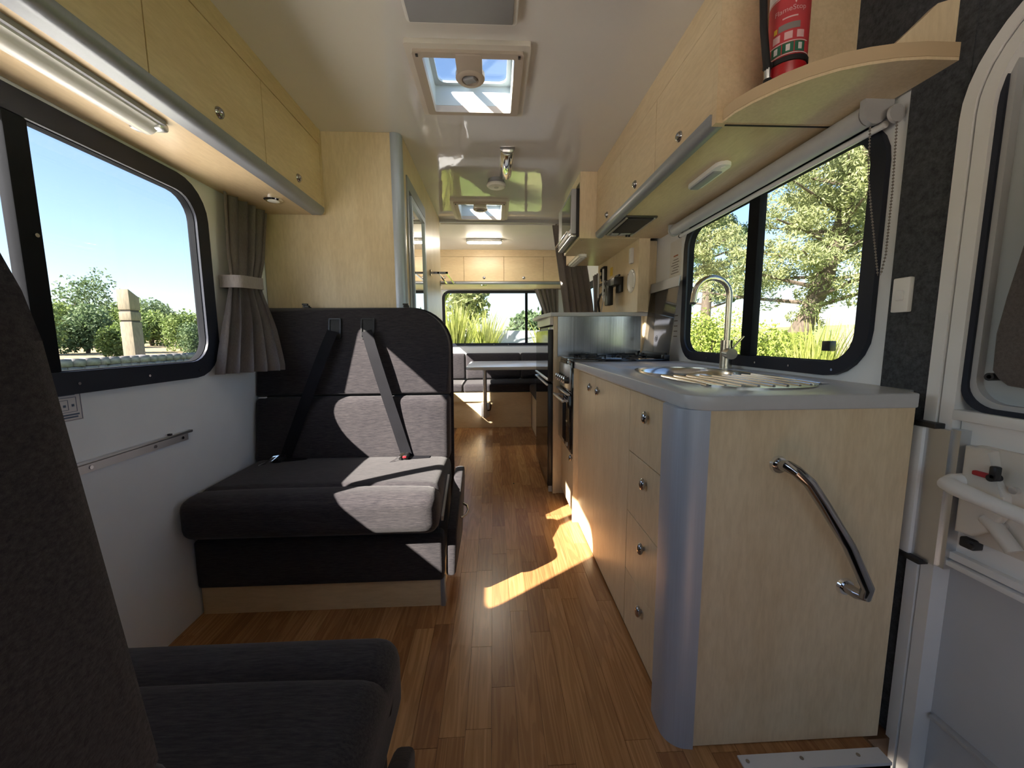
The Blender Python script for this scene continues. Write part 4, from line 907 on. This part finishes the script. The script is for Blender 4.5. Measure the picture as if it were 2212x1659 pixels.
sb = thing('lounge_bench', 'maple side lounge bench with charcoal cushion behind the fridge', 'bench seat', (.7, 3.8, 0))
B().box(.425, XR - .002, 3.16, 4.86, 0, .395).build('base', 'maple_vertical', sb)
B().cushion(.395, XR - .005, 3.17, 4.288, .397, .492, .028, 8, (0, 0, 0, 0, 0, .008)).build('seat_cushion', 'charcoal_fabric', sb)
B().cushion(XR - .115, XR - .004, 3.40, 4.737, .50, .80, .025, 8).build('back_cushion', 'charcoal_fabric', sb)
lb = thing('lounge_bench', 'maple side lounge bench with charcoal cushion beyond the washroom', 'bench seat', (-.85, 3.8, 0))
B().box(XL + .002, -.66, 3.30, 4.296, 0, .395).build('base', 'maple_vertical', lb)
B().cushion(XL + .004, -.64, 3.30, 4.288, .397, .492, .028, 8, (0, 0, 0, 0, 0, .008)).build('seat_cushion', 'charcoal_fabric', lb)
tb = thing('lounge_table', 'pale grey lounge table on a single silver leg', 'table', (.15, 4.05, .13))
B().prism(rrect(-.262, .66, 3.66, 4.62, .09), 'z', .700, .728, .005).build('top', 'table_grey', tb)
B().cyl((-.095, 4.235, .125), (-.095, 4.235, .70), .021, n=18).build('leg', 'aluminium', tb)
B().box(-.145, .30, 4.20, 4.27, .655, .700, .006).build('top_bracket', 'grey_plastic', tb)
B().box(-.140, -.052, 4.262, 4.3155, .13, .292, .003).box(-.118, -.072, 4.238, 4.27, .15, .285, .003).build('wall_bracket', 'aluminium', tb)
B().tube([(-.07, 4.25, .205), (-.045, 4.235, .21), (-.035, 4.225, .245), (-.033, 4.222, .275)], .007, 8).build('clamp_lever', 'black_plastic', tb)
B().sphere((.13, 2.59, .002), .006, (1, 1, .7), 1).build('floor_stud', 'rubber', label='tiny black stud on the wooden aisle floor', cat='stud')

# ------------------------------------------------------------------ outdoors
def sm(a, b_, x): 
    t_ = min(1, max(0, (x - a) / (b_ - a))); return t_ * t_ * (3 - 2 * t_)
def gh(x, y):
    h = -.95
    h += sm(1.9, 4.2, x) * 1.15 + sm(4, 12, x) * .62 + sm(12, 70, x) * 2.2
    h += sm(-15.5, -24, x) * 1.0 + sm(-24, -60, x) * 1.2
    h += sm(6.0, 8.5, y) * .9 * (1 - sm(1.9, 4.2, x)) * (1 - sm(-3, -9, x))
    return h
xs = sorted({*np.linspace(-90, 100, 60), *np.linspace(-4, 14, 37)}); ys = sorted({*np.linspace(-40, 120, 50), *np.linspace(-4, 14, 30)})
V = [(x, y, gh(x, y)) for y in ys for x in xs]; nx = len(xs)
Fc = [(j * nx + i, j * nx + i + 1, (j + 1) * nx + i + 1, (j + 1) * nx + i) for j in range(len(ys) - 1) for i in range(nx - 1)]
me = bpy.data.meshes.new('ground'); me.from_pydata(V, [], Fc); me.polygons.foreach_set('use_smooth', [True] * len(Fc))
me.materials.append(M['ground_cover']); me.materials.append(M['gravel']); me.materials.append(M['dry_grass'])
for p in me.polygons:
    if -13.5 < p.center.x < 2.6 and p.center.y < 6.5: p.material_index = 1
    elif p.center.x < -13.5: p.material_index = 2
gd = bpy.data.objects.new('ground', me); COL.objects.link(gd); gd['kind'] = 'structure'; gd['label'] = 'grassy ground and gravel yard around the van'

def leaf_quads(centres, radii, counts, size, aspect=.45, flat=1.0, shell=.35):
    vs_, fs = [], []; base = 0
    for c_, r, n in zip(centres, radii, counts):
        d = RNG.normal(size=(n, 3)); d /= np.linalg.norm(d, axis=1)[:, None]
        rad = r * (shell + (1 - shell) * RNG.random(n) ** .5); p = np.array(c_) + d * rad[:, None] * np.array([1, 1, flat])
        u = RNG.normal(size=(n, 3)); u /= np.linalg.norm(u, axis=1)[:, None]; w = np.cross(u, RNG.normal(size=(n, 3))); w /= np.linalg.norm(w, axis=1)[:, None]
        s_ = size * (.6 + .8 * RNG.random(n))[:, None]; u = u * s_; w = w * s_ * aspect
        q = np.stack([p - u, p - w, p + u, p + w], 1).reshape(-1, 3); vs_.append(q)
        fs.append(np.arange(base, base + 4 * n).reshape(-1, 4)); base += 4 * n
    return np.concatenate(vs_), np.concatenate(fs)
def mesh_np(name, v, f, mat, parent, kind=None):
    off = np.array(WL[parent.name]); me = bpy.data.meshes.new(name); me.from_pydata((v - off).tolist(), [], f.tolist()); me.materials.append(M[mat])
    o = bpy.data.objects.new(name, me); COL.objects.link(o); o.parent = parent; WL[o.name] = WL[parent.name]
    if kind: o['kind'] = kind
    return o
def pine(pos, label, height, spread, rtrunk, nb, mat='pine_leaf', lean=(0, 0), z_first=.9, size=.062, cl=6, cn=230, clump=.40, ivy=False):
    x, y = pos; z = gh(x, y); t_ = thing('pine_tree', label, 'tree', (x, y, z), 'pine trees beyond the kitchen window')
    tip = Vector((x + lean[0], y + lean[1], z + height)); base = Vector((x, y, z - .1))
    pts = [base.lerp(tip, f_) + Vector((.12 * math.sin(f_ * 9), .12 * math.cos(f_ * 7), 0)) for f_ in np.linspace(0, 1, 9)]
    B().tube(pts, [rtrunk * (1 - .85 * f_) * (1.25 if f_ == 0 else 1) for f_ in np.linspace(0, 1, 9)], 12).build('trunk', 'bark', t_)
    cs, rs, ns = [], [], []
    bb = B()
    for k in range(nb):
        f_ = (z_first + (height - z_first) * (k + .5) / nb) / height; p0 = base.lerp(tip, f_); a = k * 2.4 + random.uniform(-.4, .4)
        L = spread * (1 - .55 * f_) * random.uniform(.75, 1.15); d = Vector((math.cos(a), math.sin(a), random.uniform(.05, .35)))
        p1 = p0 + d * L * .55; p2 = p0 + d * L + Vector((0, 0, random.uniform(-.1, .25)))
        bb.tube([p0, p1, p2], [rtrunk * .28 * (1 - f_ * .6), rtrunk * .18 * (1 - f_ * .6), rtrunk * .06], 6)
        for q in range(cl):
            g = .35 + .7 * q / cl; c_ = p0.lerp(p2, g) + Vector((random.uniform(-.3, .3), random.uniform(-.3, .3), random.uniform(-.1, .35)))
            cs.append(c_); rs.append(clump * random.uniform(.6, 1.2)); ns.append(cn)
    if ivy:
        for k in range(34):
            f_ = .10 + .85 * k / 34; a = k * 2.1; cs.append(base.lerp(tip, f_) + Vector((math.cos(a), math.sin(a), 0)) * rtrunk * (1.1 - .5 * f_)); rs.append(.34 * random.uniform(.7, 1.3)); ns.append(200)
    bb.build('branches', 'bark', t_)
    v, f = leaf_quads(cs, rs, ns, size, .28, .75); mesh_np('foliage', v, f, mat, t_, 'stuff')
    return t_
pine((8.7, 11.0), 'tall gnarled pine with thick trunk on the grassy slope', 8.5, 3.3, .27, 52, lean=(1.7, -1.2), z_first=1.2, ivy=True, clump=.46)
pine((13.4, 24.5), 'slim pine behind the lime green bushes', 13, 3.9, .34, 36, lean=(.2, .2), z_first=1.8, size=.10, cn=190, mat='dark_leaf', clump=.54)
pine((8.2, 16.8), 'lower pine with bare lower trunk behind the cream shrub', 9, 2.4, .20, 24, z_first=3.0, size=.075, cn=190)
pine((15.5, 15.5), 'distant pine standing higher up the grassy slope', 10, 3.4, .3, 32, z_first=3.5, size=.085, cn=170)
def bush(pos, r, h, label, mat, n=1400, size=.05, group=None, cat='shrub', name='shrub', asp=.5, lobes=7, flat=.8, zoff=0.0):
    x, y = pos; z = gh(x, y) + zoff; t_ = thing(name, label, cat, (x, y, z), group); cs, rs, ns = [], [], []
    for k in range(lobes):
        a = k * 2.4; q = r * .55 * math.sqrt((k + .3) / lobes); cs.append((x + q * math.cos(a), y + q * math.sin(a), z + h * random.uniform(.30, .72))); rs.append(r * random.uniform(.45, .62)); ns.append(n // lobes)
    v, f = leaf_quads(cs, rs, ns, size, asp, flat * h / (1.1 * r)); mesh_np('foliage', v, f, mat, t_, 'stuff')
    bb = B()
    for k in range(4):
        a = k * 1.6; bb.tube([(x, y, gh(x, y) - .05), (x + r * .25 * math.cos(a), y + r * .25 * math.sin(a), z + h * .55)], [r * .05, r * .02], 6)
    bb.build('stems', 'bark', t_); return t_
SG = 'shrubs outside the kitchen window'
bush((4.45, 7.95), .72, 1.36, 'lime green shrub in front of the slim pine', 'lime_leaf', 5200, .030, SG)
bush((3.95, 5.75), .55, 1.0, 'lime green shrub beside the window mullion', 'lime_leaf', 4800, .030, SG)
bush((7.25, 9.55), .76, .66, 'lime green shrub at the foot of the gnarled pine', 'lime_leaf', 5200, .032, SG)
bush((5.35, 6.1), .50, .62, 'low lime green shrub next to the dry stalks', 'lime_leaf', 4000, .030, SG)
bush((2.95, 5.95), .52, 1.12, 'cream flowered shrub left of the lime green one', 'cream_flower', 4200, .024, SG)
bush((5.8, 8.45), .55, 1.10, 'cream flowered shrub between the lime green ones', 'cream_flower', 3600, .024, SG)
def flax(pos, n, L, label, mat='flax_leaf', w=.035, group=None, spread=.9, cat='plant', name='flax_plant', z=None):
    x, y = pos; z = gh(x, y) if z is None else z; t_ = thing(name, label, cat, (x, y, z), group); vs_, fs = [], []
    for k in range(n):
        a = random.uniform(0, 2 * math.pi); le = L * random.uniform(.6, 1.1); out = spread * random.uniform(.1, 1) ; ww = w * random.uniform(.6, 1.1)
        d = Vector((math.cos(a), math.sin(a), 0)); sd = Vector((-d.y, d.x, 0)); b0 = len(vs_); bx = Vector((x, y, z)) + d * random.uniform(0, .12) + sd * random.uniform(-.1, .1)
        for q in range(6):
            f_ = q / 5; p = bx + d * (out * le * f_ ** 1.7) + Vector((0, 0, le * (f_ - .32 * out * f_ ** 3))); hw = ww * (1 - f_ ** 2.2) * .5 + .001
            vs_ += [tuple(p - sd * hw), tuple(p + sd * hw)]
        for q in range(5): fs.append((b0 + 2 * q, b0 + 2 * q + 1, b0 + 2 * q + 3, b0 + 2 * q + 2))
    mesh_np('blades', np.array(vs_), np.array(fs), mat, t_, 'stuff'); return t_
flax((3.55, 4.15), 240, 1.22, 'pale green flax plant below the right pane of the kitchen window', w=.03, spread=.36)
flax((4.4, 4.5), 260, 1.0, 'dry straw coloured grass clump under the kitchen window', 'cream_flower', .020, spread=.32)
flax((5.0, 5.2), 260, .98, 'dry straw coloured grass clump near the gnarled pine', 'cream_flower', .020, spread=.32)
flax((6.25, 7.05), 150, .72, 'green flax plant beyond the straw coloured clumps', spread=.45)
FG = 'flax plants behind the rear window'
flax((-.75, 7.6), 340, 2.0, 'large yellow green flax plant behind the rear window beside the tuft', w=.06, group=FG, spread=.32)
flax((-.2, 9.4), 280, 1.72, 'spreading yellow green flax plant in front of the grey wall', w=.05, group=FG, spread=.42)
flax((1.15, 7.8), 220, 1.7, 'yellow green flax plant behind the tied rear curtain', w=.05, group=FG, spread=.40)
ctree = flax((-1.35, 9.9), 180, 1.15, 'arching cabbage tree tuft behind the rear window', w=.06, spread=.95, name='cabbage_tree', cat='tree', z=1.72)
B().tube([(-1.35, 9.9, gh(-1.35, 9.9) - .1), (-1.32, 9.92, .8), (-1.35, 9.9, 1.78)], [.11, .085, .07], 10).build('trunk', 'bark', ctree)
bush((-.95, 14.5), .85, 1.9, 'blue green shrubby tree far behind the flax', 'pine_leaf', 1500, .12, zoff=1.1)
bush((1.05, 13.0), .75, 1.9, 'dark rounded shrub beside the rear window mullion', 'dark_leaf', 1500, .10, zoff=.0)
B().box(.02, 1.9, 11.0, 11.15, -.4, 1.20, .01).build('garden_wall', 'fence_grey', label='low grey wall behind the rear flax plants', cat='wall')
# left side: stone wall, carved post, trees
sw = thing('stone_wall', 'low dry stone wall across the yard outside the dinette window', 'wall', (-14.3, 15.5, -.95))
B().box(-14.6, -14.12, 8, 25, -.95, .33).build('core', 'mortar', sw)
SM = []
for k in range(6):
    q = B(); bmesh.ops.create_cube(q.bm, size=1); bmesh.ops.subdivide_edges(q.bm, edges=q.bm.edges, cuts=1, use_grid_fill=True)
    for v in q.bm.verts: v.co = v.co.normalized() * .5 * random.uniform(.86, 1.12) * .35 + v.co * .62
    bmesh.ops.recalc_face_normals(q.bm, faces=q.bm.faces); m_ = bpy.data.meshes.new('stone'); q.bm.to_mesh(m_); q.bm.free(); m_.polygons.foreach_set('use_smooth', [True] * len(m_.polygons)); m_.materials.append(M['stone']); SM.append(m_)
for row in range(4):
    yy = 8.1 + .1 * row
    while yy < 24.8:
        L = random.uniform(.28, .55); o = bpy.data.objects.new('stone', random.choice(SM)); COL.objects.link(o); o.parent = sw
        o.location = Vector((-14.12, yy + L / 2, .26 - row * .27)) - WL[sw.name]; o.scale = (.38, L * 1.04, .30); o.rotation_euler = (random.uniform(-.12, .12), random.uniform(-.1, .1), random.uniform(-.1, .1)); yy += L
po = thing('carved_post', 'tall weathered timber post with slanted top and two dark grooves', 'post', (-15.6, 17.8, -.95))
def post_seg(z0, z1, slant=0):
    q = B(); q.box(-15.85, -15.35, 17.55, 18.05, z0, z1, .02)
    if slant: q.xf(lambda p: Vector((p.x, p.y, p.z - (slant * (p.y - 17.55) / .5 if p.z > (z0 + z1) / 2 else 0))))
    return q
post_seg(2.28, 3.15, .32).build('top_section', 'weathered_timber', po); post_seg(1.84, 2.20).build('band', 'weathered_timber', po); post_seg(-.95, 1.77).build('shaft', 'weathered_timber', po)
B().box(-15.81, -15.39, 17.59, 18.01, 1.70, 2.35).build('groove', 'groove_dark', po)
TG = 'trees beyond the stone wall'
kinds = [('broad olive green tree', 'bush_leaf'), ('dense dark green tree', 'dark_leaf'), ('bright leafy green tree', 'bush_leaf')]
spots = [(-33, 29, 2.6, 3.5, 0, 'behind the window mullion'), (-31, 31.5, 2.2, 2.9, 1, 'near the tall far tree'), (-34, 34, 2.6, 3.2, 0, 'right of the tall far tree'), (-30, 33.5, 1.8, 2.3, 2, 'low in front of the olive ones'), (-33, 37, 2.4, 3.6, 0, 'just left of the carved post'),
         (-30, 36, 2.0, 2.8, 2, 'behind the carved post'), (-34, 41, 2.9, 4.0, 1, 'right of the carved post'), (-32, 43, 2.4, 3.2, 2, 'beside the pale sky gap'), (-36, 50, 2.6, 3.0, 2, 'at the window edge'), (-33, 46, 2.0, 2.0, 1, 'low under the pale sky gap'), (-32, 26, 2.4, 3.4, 1, 'in the front pane')]
depth = (.72, .92, 1.10, .72, 1.60, 1.22, 1.75, .80, .78, .60, .95)     # the thicket is several trees deep
for (x, y, r, h, k, where), g in zip(spots, depth):
    top = 1.0 + (gh(x, y) + h * 1.15 - 1.0) * g; x, y, r = x * g, y * g, r * g
    bush((x, y), r, top - gh(x, y), f'{kinds[k][0]} {where}', kinds[k][1], 5200, .13 * g, TG, 'tree', 'broadleaf_tree', .55, 8, .8)
bush((-46, 46.8), 3.2, 8.0, 'tall airy tree rising above the others beyond the stone wall', 'dark_leaf', 2600, .17, TG, 'tree', 'broadleaf_tree', .5, 9)
for o in COL.objects:
    if o.parent is not None and 'category' in o: del o['category']
